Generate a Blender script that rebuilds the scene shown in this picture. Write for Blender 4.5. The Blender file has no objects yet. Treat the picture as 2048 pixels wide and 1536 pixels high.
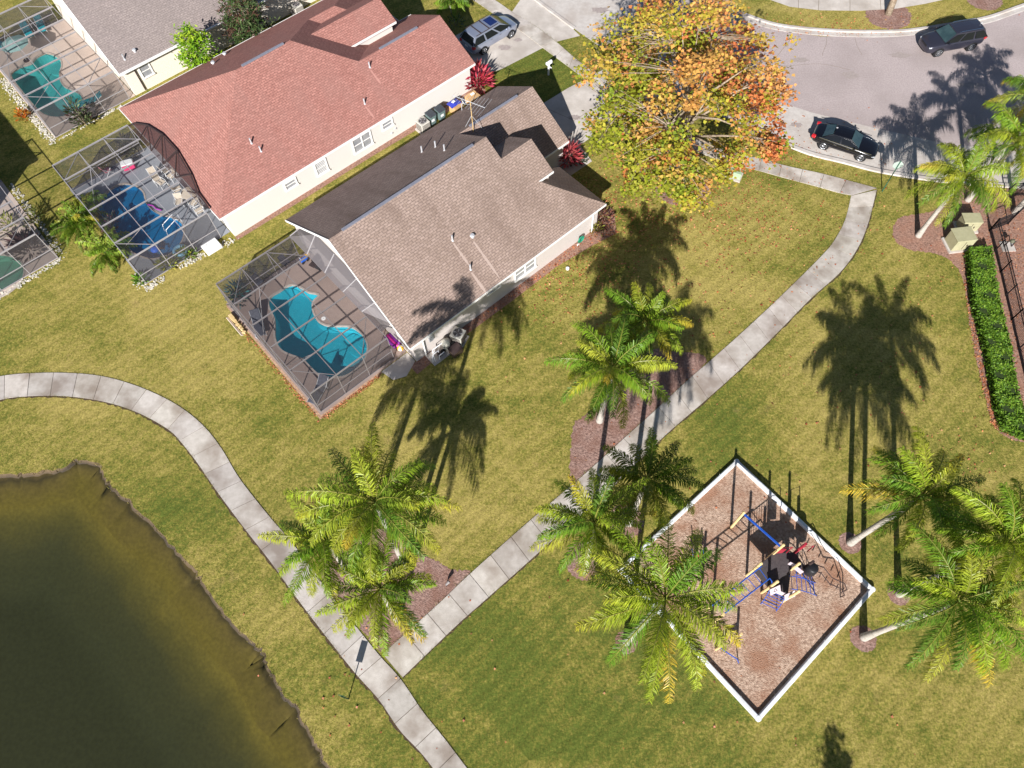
import bpy, math, random
from mathutils import Vector, Matrix
from mathutils.geometry import tessellate_polygon
rnd = random.Random(7)
sc = bpy.context.scene
COL = sc.collection

# ------------------------------------------------------------------ camera, sky, sun
FOC, NADX, NADY, HCAM = 1430.0, 1058.0, 1520.0, 40.0
_d = Vector(((NADX - 1024) / FOC, -(NADY - 768) / FOC, -1.0)).normalized()
_z = -_d
_y = (Vector((0, 1, 0)) - _z * _z.y).normalized()
_x = _y.cross(_z)
RC = Matrix((_x, _y, _z))            # camera space -> world
cam_d = bpy.data.cameras.new("camera")
cam = bpy.data.objects.new("camera", cam_d)
COL.objects.link(cam)
cam_d.sensor_fit = 'HORIZONTAL'
cam_d.sensor_width = 36.0
cam_d.lens = 36.0 * FOC / 2048.0
cam_d.clip_end = 2000
cam.matrix_world = Matrix.Translation((0, 0, HCAM)) @ RC.to_4x4()
sc.camera = cam

SUN_EL, SUN_AZ = math.radians(30), math.radians(11)
world = bpy.data.worlds.new("World")
sc.world = world
world.use_nodes = True
wn = world.node_tree.nodes
sky = wn.new('ShaderNodeTexSky')
sky.sky_type = 'NISHITA'
sky.sun_disc = False
sky.air_density = 0.8
sky.dust_density = 0.3
sky.sun_elevation = SUN_EL
sky.sun_rotation = math.pi + SUN_AZ
bg = wn['Background']
bg.inputs['Strength'].default_value = 0.05
world.node_tree.links.new(sky.outputs[0], bg.inputs[0])
sun_d = bpy.data.lights.new("sun", 'SUN')
sun_d.energy = 5.0
sun_d.angle = math.radians(0.5)
sun_d.color = (1.0, 0.965, 0.925)
sun = bpy.data.objects.new("sun", sun_d)
COL.objects.link(sun)
LD = Vector((math.sin(SUN_AZ) * math.cos(SUN_EL), math.cos(SUN_AZ) * math.cos(SUN_EL), -math.sin(SUN_EL)))
sun.rotation_euler = LD.to_track_quat('-Z', 'Y').to_euler()
sc.view_settings.view_transform = 'Standard'
sc.view_settings.look = 'None'
sc.view_settings.exposure = 0.76
sc.view_settings.gamma = 1.0

# ------------------------------------------------------------------ helpers
def ray(px, py):
    return RC @ Vector(((px - 1024) / FOC, -(py - 768) / FOC, -1.0))

def G(px, py, z=0.0):
    """point of the real place at height z that a photo pixel looks at"""
    v = ray(px, py)
    t = (z - HCAM) / v.z
    return Vector((v.x * t, v.y * t, z))

def hit(px, py, p0, n):
    v = ray(px, py)
    o = Vector((0, 0, HCAM))
    t = (Vector(p0) - o).dot(n) / v.dot(n)
    return o + v * t

def GL(pts, z=0.0):
    return [G(x, y, z) for x, y in pts]

def S(r, g, b):
    def f(c):
        c /= 255.0
        return c / 12.92 if c <= .04045 else ((c + .055) / 1.055) ** 2.4
    return (f(r), f(g), f(b), 1.0)

def tag(o, label=None, cat=None, group=None, kind=None):
    if label: o['label'] = label
    if cat: o['category'] = cat
    if group: o['group'] = group
    if kind: o['kind'] = kind
    return o

def thing(name, label, cat, loc=(0, 0, 0), rz=0.0, group=None):
    o = bpy.data.objects.new(name, None)
    o.empty_display_size = .2
    COL.objects.link(o)
    o.location = loc
    o.rotation_euler = (0, 0, rz)
    return tag(o, label, cat, group)

def copy_tree(o, loc, rz=None, label=None, parent=None):
    c = o.copy()
    COL.objects.link(c)
    if parent is None:
        c.location = loc
        if rz is not None: c.rotation_euler = (0, 0, rz)
        if label: c['label'] = label
    else:
        c.parent = parent
    for ch in o.children:
        copy_tree(ch, None, parent=c)
    return c

class MB:
    def __init__(s):
        s.v, s.f, s.c, s.uv = [], [], [], {}
        s.col = (1, 1, 1, 1)
    def vert(s, p):
        s.v.append(tuple(p)); s.c.append(s.col); return len(s.v) - 1
    def face(s, pts, uv=None):
        ids = [s.vert(p) for p in pts]
        s.f.append(ids)
        if uv: s.uv[len(s.f) - 1] = uv
        return s
    def box(s, c, d, rz=0.0, R=None):
        c = Vector(c); hx, hy, hz = d[0] / 2, d[1] / 2, d[2] / 2
        if R is None: R = Matrix.Rotation(rz, 3, 'Z')
        P = [c + R @ Vector((x * hx, y * hy, z * hz)) for z in (-1, 1) for y in (-1, 1) for x in (-1, 1)]
        i = [s.vert(p) for p in P]
        for q in ((0, 2, 3, 1), (4, 5, 7, 6), (0, 1, 5, 4), (2, 6, 7, 3), (0, 4, 6, 2), (1, 3, 7, 5)):
            s.f.append([i[k] for k in q])
        return s
    def bar(s, a, b, w, h=None):
        a, b = Vector(a), Vector(b)
        h = h or w
        d = b - a
        if d.length < 1e-6: return s
        x = d.normalized()
        up = Vector((0, 0, 1)) if abs(x.z) < .95 else Vector((0, 1, 0))
        y = up.cross(x).normalized(); z = x.cross(y)
        R = Matrix((x, y, z)).transposed()
        return s.box((a + b) / 2, (d.length, w, h), R=R)
    def tube(s, pts, r, n=8, cap=True):
        pts = [Vector(p) for p in pts]
        rs = r if isinstance(r, (list, tuple)) else [r] * len(pts)
        rings = []
        up = None
        for k, p in enumerate(pts):
            t = (pts[min(k + 1, len(pts) - 1)] - pts[max(k - 1, 0)]).normalized()
            if up is None:
                up = Vector((0, 0, 1)) if abs(t.z) < .9 else Vector((1, 0, 0))
            x = up.cross(t)
            if x.length < 1e-4: x = Vector((1, 0, 0)).cross(t)
            x.normalize(); y = t.cross(x); up = y
            rings.append([s.vert(p + (x * math.cos(a) + y * math.sin(a)) * rs[k]) for a in [2 * math.pi * q / n for q in range(n)]])
        for a, b in zip(rings, rings[1:]):
            for q in range(n):
                s.f.append([a[q], a[(q + 1) % n], b[(q + 1) % n], b[q]])
        if cap:
            s.f.append(rings[0][::-1]); s.f.append(rings[-1])
        return s
    def cyl(s, c, r, h, n=20, r2=None):
        c = Vector(c)
        return s.tube([c, c + Vector((0, 0, h))], [r, r if r2 is None else r2], n)
    def lathe(s, prof, n=20, c=(0, 0, 0)):
        c = Vector(c); rings = []
        for r, z in prof:
            rings.append([s.vert(c + Vector((r * math.cos(2 * math.pi * q / n), r * math.sin(2 * math.pi * q / n), z))) for q in range(n)])
        for a, b in zip(rings, rings[1:]):
            for q in range(n): s.f.append([a[q], a[(q + 1) % n], b[(q + 1) % n], b[q]])
        s.f.append(rings[0][::-1]); s.f.append(rings[-1])
        return s
    def prism(s, pts, z0, z1):
        pts = [Vector((p[0], p[1], 0)) for p in pts]
        A = sum(a.x * b.y - b.x * a.y for a, b in zip(pts, pts[1:] + pts[:1]))
        if A < 0: pts = pts[::-1]
        n = len(pts)
        tri = tessellate_polygon([pts])
        b = [s.vert((p.x, p.y, z0)) for p in pts]; t = [s.vert((p.x, p.y, z1)) for p in pts]
        for q in tri:
            q = list(q)
            e1 = pts[q[1]] - pts[q[0]]; e2 = pts[q[2]] - pts[q[0]]
            if e1.x * e2.y - e1.y * e2.x < 0: q = q[::-1]
            s.f.append([t[k] for k in q]); s.f.append([b[k] for k in q[::-1]])
        for k in range(n):
            s.f.append([b[k], b[(k + 1) % n], t[(k + 1) % n], t[k]])
        return s
    def build(s, name, mat=None, parent=None, smooth=False, weld=False, mods=()):
        me = bpy.data.meshes.new(name)
        v, f, c = s.v, s.f, s.c
        if weld:
            key, mp, nv, nc = {}, [], [], []
            for p, cc in zip(v, c):
                k = (round(p[0], 3), round(p[1], 3), round(p[2], 3))
                if k not in key: key[k] = len(nv); nv.append(p); nc.append(cc)
                mp.append(key[k])
            v, c = nv, nc; f = [[mp[i] for i in q] for q in f]
        me.from_pydata(v, [], f)
        if any(x != (1, 1, 1, 1) for x in c):
            at = me.color_attributes.new('Col', 'FLOAT_COLOR', 'POINT')
            at.data.foreach_set('color', [y for x in c for y in x])
        if s.uv:
            uvl = me.uv_layers.new(name='UV')
            for fi, uv in s.uv.items():
                for li, q in zip(me.polygons[fi].loop_indices, uv): uvl.data[li].uv = q
        if smooth: me.polygons.foreach_set('use_smooth', [True] * len(me.polygons))
        me.update()
        if mat: me.materials.append(mat)
        o = bpy.data.objects.new(name, me)
        COL.objects.link(o)
        if parent: o.parent = parent
        for m in mods:
            q = o.modifiers.new(m[0].lower(), m[0])
            for k, val in m[1].items(): setattr(q, k, val)
        return o

BEV = lambda w=.02, n=2: ('BEVEL', dict(width=w, segments=n, limit_method='ANGLE', angle_limit=.6))
SUB = lambda n=2: ('SUBSURF', dict(levels=n, render_levels=n))

# ------------------------------------------------------------------ materials
def newmat(name):
    m = bpy.data.materials.new(name)
    m.use_nodes = True
    nt = m.node_tree
    return m, nt, nt.nodes, nt.links, nt.nodes['Principled BSDF']

def M(name, c1, c2=None, scale=6.0, rough=.8, bump=0.0, bscale=None, detail=6, spec=.3, metal=0.0, coat=0.0, c3=None, s3=.35, a3=.6, vcol=False, aniso=None, lo=.35, hi=.65, uv=False):
    m, nt, N, L, B = newmat(name)
    B.inputs['Roughness'].default_value = rough
    B.inputs['Specular IOR Level'].default_value = spec
    B.inputs['Metallic'].default_value = metal
    B.inputs['Coat Weight'].default_value = coat
    tc = N.new('ShaderNodeTexCoord')
    vec = tc.outputs['Object']
    if aniso:
        mp = N.new('ShaderNodeMapping'); mp.inputs['Scale'].default_value = aniso[:3]
        if len(aniso) > 3: mp.inputs['Rotation'].default_value = (0, 0, aniso[3])
        L.new(vec, mp.inputs[0]); vec = mp.outputs[0]
    nz = N.new('ShaderNodeTexNoise'); nz.inputs['Scale'].default_value = scale; nz.inputs['Detail'].default_value = detail
    nz.inputs['Roughness'].default_value = .65
    L.new(vec, nz.inputs['Vector'])
    rp = N.new('ShaderNodeValToRGB')
    rp.color_ramp.elements[0].position = lo; rp.color_ramp.elements[1].position = hi
    rp.color_ramp.elements[0].color = c1; rp.color_ramp.elements[1].color = c2 or c1
    L.new(nz.outputs['Fac'], rp.inputs[0])
    out = rp.outputs[0]
    if c3:
        n3 = N.new('ShaderNodeTexNoise'); n3.inputs['Scale'].default_value = s3; n3.inputs['Detail'].default_value = 4
        L.new(tc.outputs['Object'], n3.inputs['Vector'])
        r3 = N.new('ShaderNodeValToRGB'); r3.color_ramp.elements[0].position = .42; r3.color_ramp.elements[1].position = .66
        r3.color_ramp.elements[1].color = (a3, a3, a3, 1)
        L.new(n3.outputs['Fac'], r3.inputs[0])
        mx = N.new('ShaderNodeMix'); mx.data_type = 'RGBA'
        L.new(r3.outputs[0], mx.inputs['Factor']); L.new(out, mx.inputs['A']); mx.inputs['B'].default_value = c3
        out = mx.outputs['Result']
    if vcol:
        at = N.new('ShaderNodeAttribute'); at.attribute_name = 'Col'
        mv = N.new('ShaderNodeMix'); mv.data_type = 'RGBA'; mv.blend_type = 'MULTIPLY'; mv.inputs['Factor'].default_value = 1
        L.new(out, mv.inputs['A']); L.new(at.outputs['Color'], mv.inputs['B']); out = mv.outputs['Result']
    L.new(out, B.inputs['Base Color'])
    if bump:
        bn = N.new('ShaderNodeTexNoise'); bn.inputs['Scale'].default_value = bscale or scale * 3; bn.inputs['Detail'].default_value = 8
        L.new(vec, bn.inputs['Vector'])
        bp = N.new('ShaderNodeBump'); bp.inputs['Strength'].default_value = min(1, bump); bp.inputs['Distance'].default_value = .05
        L.new(bn.outputs['Fac'], bp.inputs['Height']); L.new(bp.outputs[0], B.inputs['Normal'])
    return m

def leafmat(name, rough=.45, trans=.35, var=.25):
    m, nt, N, L, B = newmat(name)
    at = N.new('ShaderNodeAttribute'); at.attribute_name = 'Col'
    B.inputs['Roughness'].default_value = rough
    B.inputs['Specular IOR Level'].default_value = .35
    L.new(at.outputs['Color'], B.inputs['Base Color'])
    tr = N.new('ShaderNodeBsdfTranslucent'); L.new(at.outputs['Color'], tr.inputs[0])
    mx = N.new('ShaderNodeMixShader'); mx.inputs[0].default_value = trans
    L.new(B.outputs[0], mx.inputs[1]); L.new(tr.outputs[0], mx.inputs[2])
    L.new(mx.outputs[0], N['Material Output'].inputs[0])
    return m

def shingle(name, c1, c2, stain, rowdark=.72):
    m, nt, N, L, B = newmat(name)
    uv = N.new('ShaderNodeUVMap'); uv.uv_map = 'UV'
    br = N.new('ShaderNodeTexBrick')
    br.inputs['Scale'].default_value = 1; br.inputs['Brick Width'].default_value = .34; br.inputs['Row Height'].default_value = .16
    br.inputs['Mortar Size'].default_value = .026; br.inputs['Mortar Smooth'].default_value = .6; br.inputs['Bias'].default_value = 0
    br.inputs['Color1'].default_value = c1; br.inputs['Color2'].default_value = c2
    br.inputs['Mortar'].default_value = tuple(x * rowdark for x in c1[:3]) + (1,)
    L.new(uv.outputs[0], br.inputs['Vector'])
    nz = N.new('ShaderNodeTexNoise'); nz.inputs['Scale'].default_value = 7; nz.inputs['Detail'].default_value = 5
    L.new(uv.outputs[0], nz.inputs['Vector'])
    r0 = N.new('ShaderNodeMapRange'); r0.inputs['From Min'].default_value = .3; r0.inputs['From Max'].default_value = .7
    r0.inputs['To Min'].default_value = .8; r0.inputs['To Max'].default_value = 1.2
    L.new(nz.outputs['Fac'], r0.inputs[0])
    m0 = N.new('ShaderNodeMix'); m0.data_type = 'RGBA'; m0.blend_type = 'MULTIPLY'; m0.inputs['Factor'].default_value = 1
    L.new(br.outputs['Color'], m0.inputs['A']); L.new(r0.outputs[0], m0.inputs['B'])
    mp = N.new('ShaderNodeMapping'); mp.inputs['Scale'].default_value = (.55, .16, 1)
    L.new(uv.outputs[0], mp.inputs[0])
    n2 = N.new('ShaderNodeTexNoise'); n2.inputs['Scale'].default_value = 1.0; n2.inputs['Detail'].default_value = 6; n2.inputs['Roughness'].default_value = .6
    L.new(mp.outputs[0], n2.inputs['Vector'])
    r2 = N.new('ShaderNodeValToRGB'); r2.color_ramp.elements[0].position = .45; r2.color_ramp.elements[1].position = .75
    r2.color_ramp.elements[1].color = (.75, .75, .75, 1)
    L.new(n2.outputs['Fac'], r2.inputs[0])
    mx = N.new('ShaderNodeMix'); mx.data_type = 'RGBA'
    L.new(r2.outputs[0], mx.inputs['Factor']); L.new(m0.outputs['Result'], mx.inputs['A']); mx.inputs['B'].default_value = stain
    L.new(mx.outputs['Result'], B.inputs['Base Color'])
    B.inputs['Roughness'].default_value = .9; B.inputs['Specular IOR Level'].default_value = .15
    bp = N.new('ShaderNodeBump'); bp.inputs['Strength'].default_value = .5; bp.inputs['Distance'].default_value = .02
    L.new(br.outputs['Fac'], bp.inputs['Height']); bp.invert = True
    L.new(bp.outputs[0], B.inputs['Normal'])
    return m

def screenmat(name, col, opac):
    m, nt, N, L, B = newmat(name)
    B.inputs['Base Color'].default_value = col; B.inputs['Roughness'].default_value = .6
    tr = N.new('ShaderNodeBsdfTransparent')
    tc = N.new('ShaderNodeTexCoord'); nz = N.new('ShaderNodeTexNoise'); nz.inputs['Scale'].default_value = .8
    L.new(tc.outputs['Object'], nz.inputs['Vector'])
    mr = N.new('ShaderNodeMapRange'); mr.inputs['To Min'].default_value = opac - .05; mr.inputs['To Max'].default_value = opac + .05
    L.new(nz.outputs['Fac'], mr.inputs[0])
    mx = N.new('ShaderNodeMixShader')
    L.new(mr.outputs[0], mx.inputs[0]); L.new(tr.outputs[0], mx.inputs[1]); L.new(B.outputs[0], mx.inputs[2])
    L.new(mx.outputs[0], N['Material Output'].inputs[0])
    return m

def watermat(name, tint, ripple=.15, scale=2.5):
    m, nt, N, L, B = newmat(name)
    tr = N.new('ShaderNodeBsdfTransparent'); tr.inputs[0].default_value = tint
    gl = N.new('ShaderNodeBsdfGlossy'); gl.inputs['Roughness'].default_value = .06
    tc = N.new('ShaderNodeTexCoord'); nz = N.new('ShaderNodeTexNoise'); nz.inputs['Scale'].default_value = scale; nz.inputs['Detail'].default_value = 4
    L.new(tc.outputs['Object'], nz.inputs['Vector'])
    bp = N.new('ShaderNodeBump'); bp.inputs['Strength'].default_value = ripple; bp.inputs['Distance'].default_value = .05
    L.new(nz.outputs['Fac'], bp.inputs['Height']); L.new(bp.outputs[0], gl.inputs['Normal'])
    lw = N.new('ShaderNodeLayerWeight'); lw.inputs['Blend'].default_value = .5
    pw = N.new('ShaderNodeMath'); pw.operation = 'POWER'; L.new(lw.outputs['Facing'], pw.inputs[0]); pw.inputs[1].default_value = 5
    fr = N.new('ShaderNodeMath'); fr.operation = 'MULTIPLY_ADD'; L.new(pw.outputs[0], fr.inputs[0]); fr.inputs[1].default_value = .95; fr.inputs[2].default_value = .02
    mx = N.new('ShaderNodeMixShader')
    L.new(fr.outputs[0], mx.inputs[0]); L.new(tr.outputs[0], mx.inputs[1]); L.new(gl.outputs[0], mx.inputs[2])
    L.new(mx.outputs[0], N['Material Output'].inputs[0])
    return m

def lawnmat():
    m, nt, N, L, B = newmat('lawn_grass')
    tc = N.new('ShaderNodeTexCoord'); P = tc.outputs['Object']
    def noise(sc_, det=6, rough=.6, vec=P):
        n = N.new('ShaderNodeTexNoise'); n.inputs['Scale'].default_value = sc_; n.inputs['Detail'].default_value = det; n.inputs['Roughness'].default_value = rough
        L.new(vec, n.inputs['Vector']); return n.outputs['Fac']
    def mixc(fac, a, b, mode='MIX'):
        x = N.new('ShaderNodeMix'); x.data_type = 'RGBA'; x.blend_type = mode
        for sock, v in (('Factor', fac), ('A', a), ('B', b)):
            if isinstance(v, (tuple, float)): x.inputs[sock].default_value = v
            else: L.new(v, x.inputs[sock])
        return x.outputs['Result']
    def rng(v, a, b, c=0., d=1.):
        r = N.new('ShaderNodeMapRange'); r.inputs['From Min'].default_value = a; r.inputs['From Max'].default_value = b
        r.inputs['To Min'].default_value = c; r.inputs['To Max'].default_value = d
        L.new(v, r.inputs[0]); return r.outputs[0]
    def math_(op, a, b):
        x = N.new('ShaderNodeMath'); x.operation = op
        for i, v in enumerate((a, b)):
            if isinstance(v, float): x.inputs[i].default_value = v
            else: L.new(v, x.inputs[i])
        return x.outputs[0]
    green, olive, straw, dirt = LAWN
    # mower bands and patches decide where the grass is greener or drier
    mp = N.new('ShaderNodeMapping'); mp.inputs['Rotation'].default_value = (0, 0, math.radians(-42)); mp.inputs['Scale'].default_value = (.12, .7, 1)
    L.new(P, mp.inputs[0])
    band = noise(1.0, 3, .5, mp.outputs[0])
    patch = noise(.22, 5, .62)
    mid = noise(1.1, 5, .65)
    fine = noise(5.5, 8, .8)
    wet = None
    for (x, y, r) in GREEN_SPOTS:
        q = N.new('ShaderNodeVectorMath'); q.operation = 'DISTANCE'; L.new(P, q.inputs[0]); q.inputs[1].default_value = (x, y, 0)
        g_ = rng(q.outputs['Value'], r * .35, r, 1., 0.)
        wet = g_ if wet is None else math_('MAXIMUM', wet, g_)
    dry = math_('ADD', math_('ADD', math_('MULTIPLY', patch, .75), math_('MULTIPLY', band, .35)), math_('MULTIPLY', mid, .55))
    arid = None
    for (x, y, r) in DRY_SPOTS:
        q = N.new('ShaderNodeVectorMath'); q.operation = 'DISTANCE'; L.new(P, q.inputs[0]); q.inputs[1].default_value = (x, y, 0)
        g_ = rng(q.outputs['Value'], r * .2, r, 1., 0.)
        arid = g_ if arid is None else math_('MAXIMUM', arid, g_)
    dry = math_('SUBTRACT', math_('ADD', dry, math_('MULTIPLY', arid, .13)), math_('MULTIPLY', wet, .20))
    f1 = rng(dry, .55, 1.05)
    f2 = math_('ADD', f1, rng(fine, .32, .68, -.6, .6))
    base = mixc(rng(f2, .0, .55), green, olive)
    base = mixc(rng(f2, .4, 1.05), base, straw)
    base = mixc(rng(noise(.5, 6, .7), .60, .78, 0., .5), base, dirt)
    base = mixc(1.0, base, rng(noise(7.5, 6, .85), .33, .67, .48, 1.5), 'MULTIPLY')
    wv = N.new('ShaderNodeTexWave'); wv.inputs['Scale'].default_value = .42; wv.inputs['Distortion'].default_value = 2.2; wv.inputs['Detail'].default_value = 2; wv.inputs['Detail Scale'].default_value = .35
    m2 = N.new('ShaderNodeMapping'); m2.inputs['Rotation'].default_value = (0, 0, math.radians(48)); L.new(P, m2.inputs[0]); L.new(m2.outputs[0], wv.inputs['Vector'])
    base = mixc(1.0, base, rng(wv.outputs['Fac'], 0., 1., .91, 1.08), 'MULTIPLY')
    clump = noise(2.6, 4, .7)
    base = mixc(rng(clump, .62, .74, 0., .55), base, tuple(x * .55 for x in green[:3]) + (1,))
    L.new(base, B.inputs['Base Color'])
    B.inputs['Roughness'].default_value = .95; B.inputs['Specular IOR Level'].default_value = .1
    bp = N.new('ShaderNodeBump'); bp.inputs['Strength'].default_value = .85; bp.inputs['Distance'].default_value = .06
    L.new(noise(13., 8, .8), bp.inputs['Height']); L.new(bp.outputs[0], B.inputs['Normal'])
    return m

LAWN = (S(92, 103, 43), S(131, 125, 57), S(168, 152, 87), S(158, 132, 92))
DRY_SPOTS = [(-9, 26, 9), (12, 29, 10), (-24, 26, 11), (20, 20, 7), (-3, 13, 7), (-28, 37, 8), (14, 57, 9), (28, 58, 12)]
GREEN_SPOTS = [(-2.5, 4, 9), (5, 1, 8), (13, 20, 5), (2.5, 49, 9), (-20, 13, 4), (27, 50, 3)]
m_lawn = lawnmat()
m_conc = M('path_concrete', S(184, 177, 169), S(200, 193, 186), 3, .9, .25, 25, c3=S(142, 129, 118), s3=.6, a3=.85, vcol=True)
m_conc_pale = M('driveway_concrete', S(186, 178, 170), S(204, 196, 188), 1.3, .9, .2, 25, c3=S(160, 150, 140), s3=.4, a3=.65)
m_joint = M('joint_dirt', S(116, 106, 94), S(140, 128, 114), 8, .95)
m_soil = M('edge_soil', S(60, 48, 36), S(92, 76, 56), 9, .95, .5)
m_asph = M('asphalt', S(160, 147, 145), S(186, 173, 171), 9, .92, .4, 40, c3=S(152, 140, 137), s3=.22, a3=.7, detail=12)
m_gutter = M('gutter_concrete', S(182, 175, 169), S(198, 192, 186), 2.5, .9, .2, 25, c3=S(165, 152, 142), s3=.5, a3=.6)
m_mulch = M('bark_mulch', S(104, 80, 72), S(178, 146, 134), 7, .95, 1.0, 16, c3=S(128, 92, 78), s3=1.2, a3=.7, detail=9)
m_redmulch = M('leafy_red_mulch', S(108, 82, 72), S(178, 140, 122), 7, .95, 1.0, 14, c3=S(156, 112, 92), s3=1.5, a3=.5, detail=9)
m_playmulch = M('playground_wood_chips', S(136, 108, 90), S(208, 181, 160), 6.5, .95, 1.0, 18, c3=S(150, 108, 84), s3=.7, a3=.8, detail=9)
m_rock = M('white_edging_stone', S(170, 166, 156), S(226, 222, 212), 9, .9, .8)
m_roof_red = shingle('red_shingles', S(173, 123, 113), S(153, 106, 97), S(150, 112, 104), .58)
m_roof_gray = shingle('taupe_shingles', S(161, 141, 131), S(145, 126, 115), S(112, 95, 86), .58)
m_roof_far = shingle('grey_shingles', S(150, 138, 134), S(138, 127, 124), S(128, 118, 114))
m_wall = M('white_stucco', S(208, 204, 198), S(215, 211, 206), 20, .9, .25, 60)
m_wallgray = M('offwhite_stucco', S(192, 184, 179), S(200, 192, 187), 20, .9, .25, 60)
m_wallcream = M('cream_stucco', S(224, 214, 200), S(229, 220, 207), 20, .9, .25, 60)
m_trim = M('white_trim', S(230, 228, 225), S(235, 233, 230), 4, .6)
m_glass = M('window_glass', S(136, 138, 142), S(158, 158, 160), 1.2, .12, spec=.6)
m_blind = M('window_blind', S(176, 172, 170), S(190, 186, 184), 3, .7)
m_ridge = M('ridge_vent_metal', S(118, 120, 132), S(132, 134, 146), 5, .5, spec=.5)
m_pipe = M('vent_metal', S(190, 192, 196), S(205, 206, 210), 5, .45, metal=.3)
m_alum = M('bronze_grey_aluminium', S(122, 116, 116), S(134, 128, 128), 5, .5, spec=.4)
m_aluml = M('light_aluminium', S(150, 146, 148), S(166, 162, 164), 5, .45, spec=.5)
m_alumd = M('dark_bronze_aluminium', S(60, 48, 48), S(70, 58, 56), 5, .5)
m_screen = screenmat('insect_screen', S(66, 64, 70), .20)
m_screen_wall = screenmat('insect_screen_wall', S(76, 72, 76), .5)
m_screen_pan = screenmat('dense_screen_panel', S(100, 95, 98), .82)
m_screen_dark = screenmat('dark_screen', S(70, 52, 52), .62)
m_black = M('black_rubber', S(28, 28, 30), S(36, 36, 38), 8, .7)
m_blackmetal = M('black_metal', S(30, 30, 34), S(38, 38, 42), 8, .45)
m_water = watermat('pool_water', (.62, .93, .97, 1))
m_pond = watermat('pond_water', (.80, .80, .62, 1), .12, 1.2)
m_palm = leafmat('palm_leaf', .42, .38)
m_leaf = leafmat('tree_leaf', .6, .26)
m_trunk = M('palm_trunk', S(150, 142, 132), S(192, 186, 178), 5, .9, .5, 14, aniso=(1, 1, 5))
m_bark = M('tree_bark', S(122, 104, 86), S(176, 162, 142), 6, .9, .6, 12)
m_white_pl = M('white_plastic', S(226, 226, 226), S(234, 234, 234), 4, .4, spec=.5)
m_pipe_w = M('white_pvc', S(225, 225, 228), S(235, 235, 236), 5, .4)

# ------------------------------------------------------------------ ground sheets
def flat(name, pts, z, mat, kind='structure', holes=()):
    loops = [[Vector((p[0], p[1], z)) for p in pts]] + [[Vector((p[0], p[1], z)) for p in h] for h in holes]
    tri = tessellate_polygon(loops)
    allv = [v for l in loops for v in l]
    b = MB()
    for v in allv: b.vert(v)
    for t in tri:
        a, c, d = (allv[i] for i in t)
        up = (c - a).cross(d - a).z
        b.f.append(list(t) if up > 0 else list(t)[::-1])
    o = b.build(name, mat)
    if kind: o['kind'] = kind
    return o

def smooth_loop(pts, n=5):
    out = []; k = len(pts)
    for i in range(k):
        p0, p1, p2, p3 = (Vector(pts[(i + j - 1) % k][:2]) for j in range(4))
        for q in range(n):
            t = q / n
            out.append(.5 * ((2 * p1) + (p2 - p0) * t + (2 * p0 - 5 * p1 + 4 * p2 - p3) * t * t + (3 * p1 - p0 - 3 * p2 + p3) * t ** 3))
    return out

def smooth_line(pts, n=6):
    out = []; k = len(pts)
    for i in range(k - 1):
        p0 = Vector(pts[max(i - 1, 0)][:2]); p1 = Vector(pts[i][:2]); p2 = Vector(pts[i + 1][:2]); p3 = Vector(pts[min(i + 2, k - 1)][:2])
        for q in range(n):
            t = q / n
            out.append(.5 * ((2 * p1) + (p2 - p0) * t + (2 * p0 - 5 * p1 + 4 * p2 - p3) * t * t + (3 * p1 - p0 - 3 * p2 + p3) * t ** 3))
    out.append(Vector(pts[-1][:2]))
    return out

TH = math.radians(42.4)
UU = Vector((math.cos(TH), math.sin(TH), 0)); WW = Vector((-math.sin(TH), math.cos(TH), 0))   # along the houses, and across them to the north-west
OG = G(819, 691, 2.5); OG.z = 0      # grey house corner
OR = G(440, 432, 2.5); OR.z = 0      # red house corner
OT = G(232, 146, 2.5); OT.z = 0      # far grey house corner
OH = G(116, 516); OH.z = 0           # cage of the house to the west
def fr(o, u, w, z=0): return o + UU * u + WW * w + Vector((0, 0, z))
def inv(o, p):
    d = Vector(p) - o
    return Vector((d.dot(UU), d.dot(WW), d.z))

z8 = lambda pts: [(x / 4.1525 + 430, y / 4.1525 + 460) for x, y in pts]
z7 = lambda pts: [(x / 5.688 + 190, y / 5.688 + 290) for x, y in pts]
z3 = lambda pts: [(x / 5.12, y / 5.12) for x, y in pts]
POOL_G = GL(z8([(540, 510), (600, 470), (650, 458), (700, 475), (745, 500), (775, 520), (830, 530), (860, 545), (815, 590), (805, 640), (815, 690), (840, 740), (870, 770), (930, 795), (1000, 800), (1090, 800), (1150, 815), (1210, 860), (1245, 910), (1262, 960), (1260, 1010), (1245, 1060), (1215, 1110), (1150, 1170), (1080, 1210), (1010, 1222), (940, 1222), (890, 1212), (840, 1180), (790, 1130), (740, 1080), (690, 1055), (620, 1030), (560, 1000), (520, 950), (500, 880), (500, 800), (495, 730), (470, 680), (450, 630), (450, 580), (480, 545)]))
POOL_R = GL(z7([(60, 640), (110, 570), (190, 500), (280, 455), (360, 445), (440, 460), (510, 500), (555, 560), (570, 630), (600, 690), (660, 745), (740, 790), (830, 815), (930, 850), (990, 900), (1010, 980), (1000, 1060), (960, 1140), (900, 1210), (820, 1255), (740, 1280), (650, 1295), (540, 1270), (440, 1225), (380, 1170), (310, 1090), (240, 990), (190, 890), (120, 840), (60, 790), (40, 710)]))
POOL_T = GL(z3([(110, 760), (200, 690), (320, 650), (370, 590), (470, 545), (560, 570), (620, 620), (630, 680), (610, 750), (615, 820), (650, 880), (720, 915), (800, 950), (840, 1000), (850, 1060), (820, 1110), (770, 1150), (700, 1180), (610, 1200), (520, 1195), (440, 1165), (380, 1110), (300, 1020), (220, 920), (150, 830)]))
_c = G(-22, 555)
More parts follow.
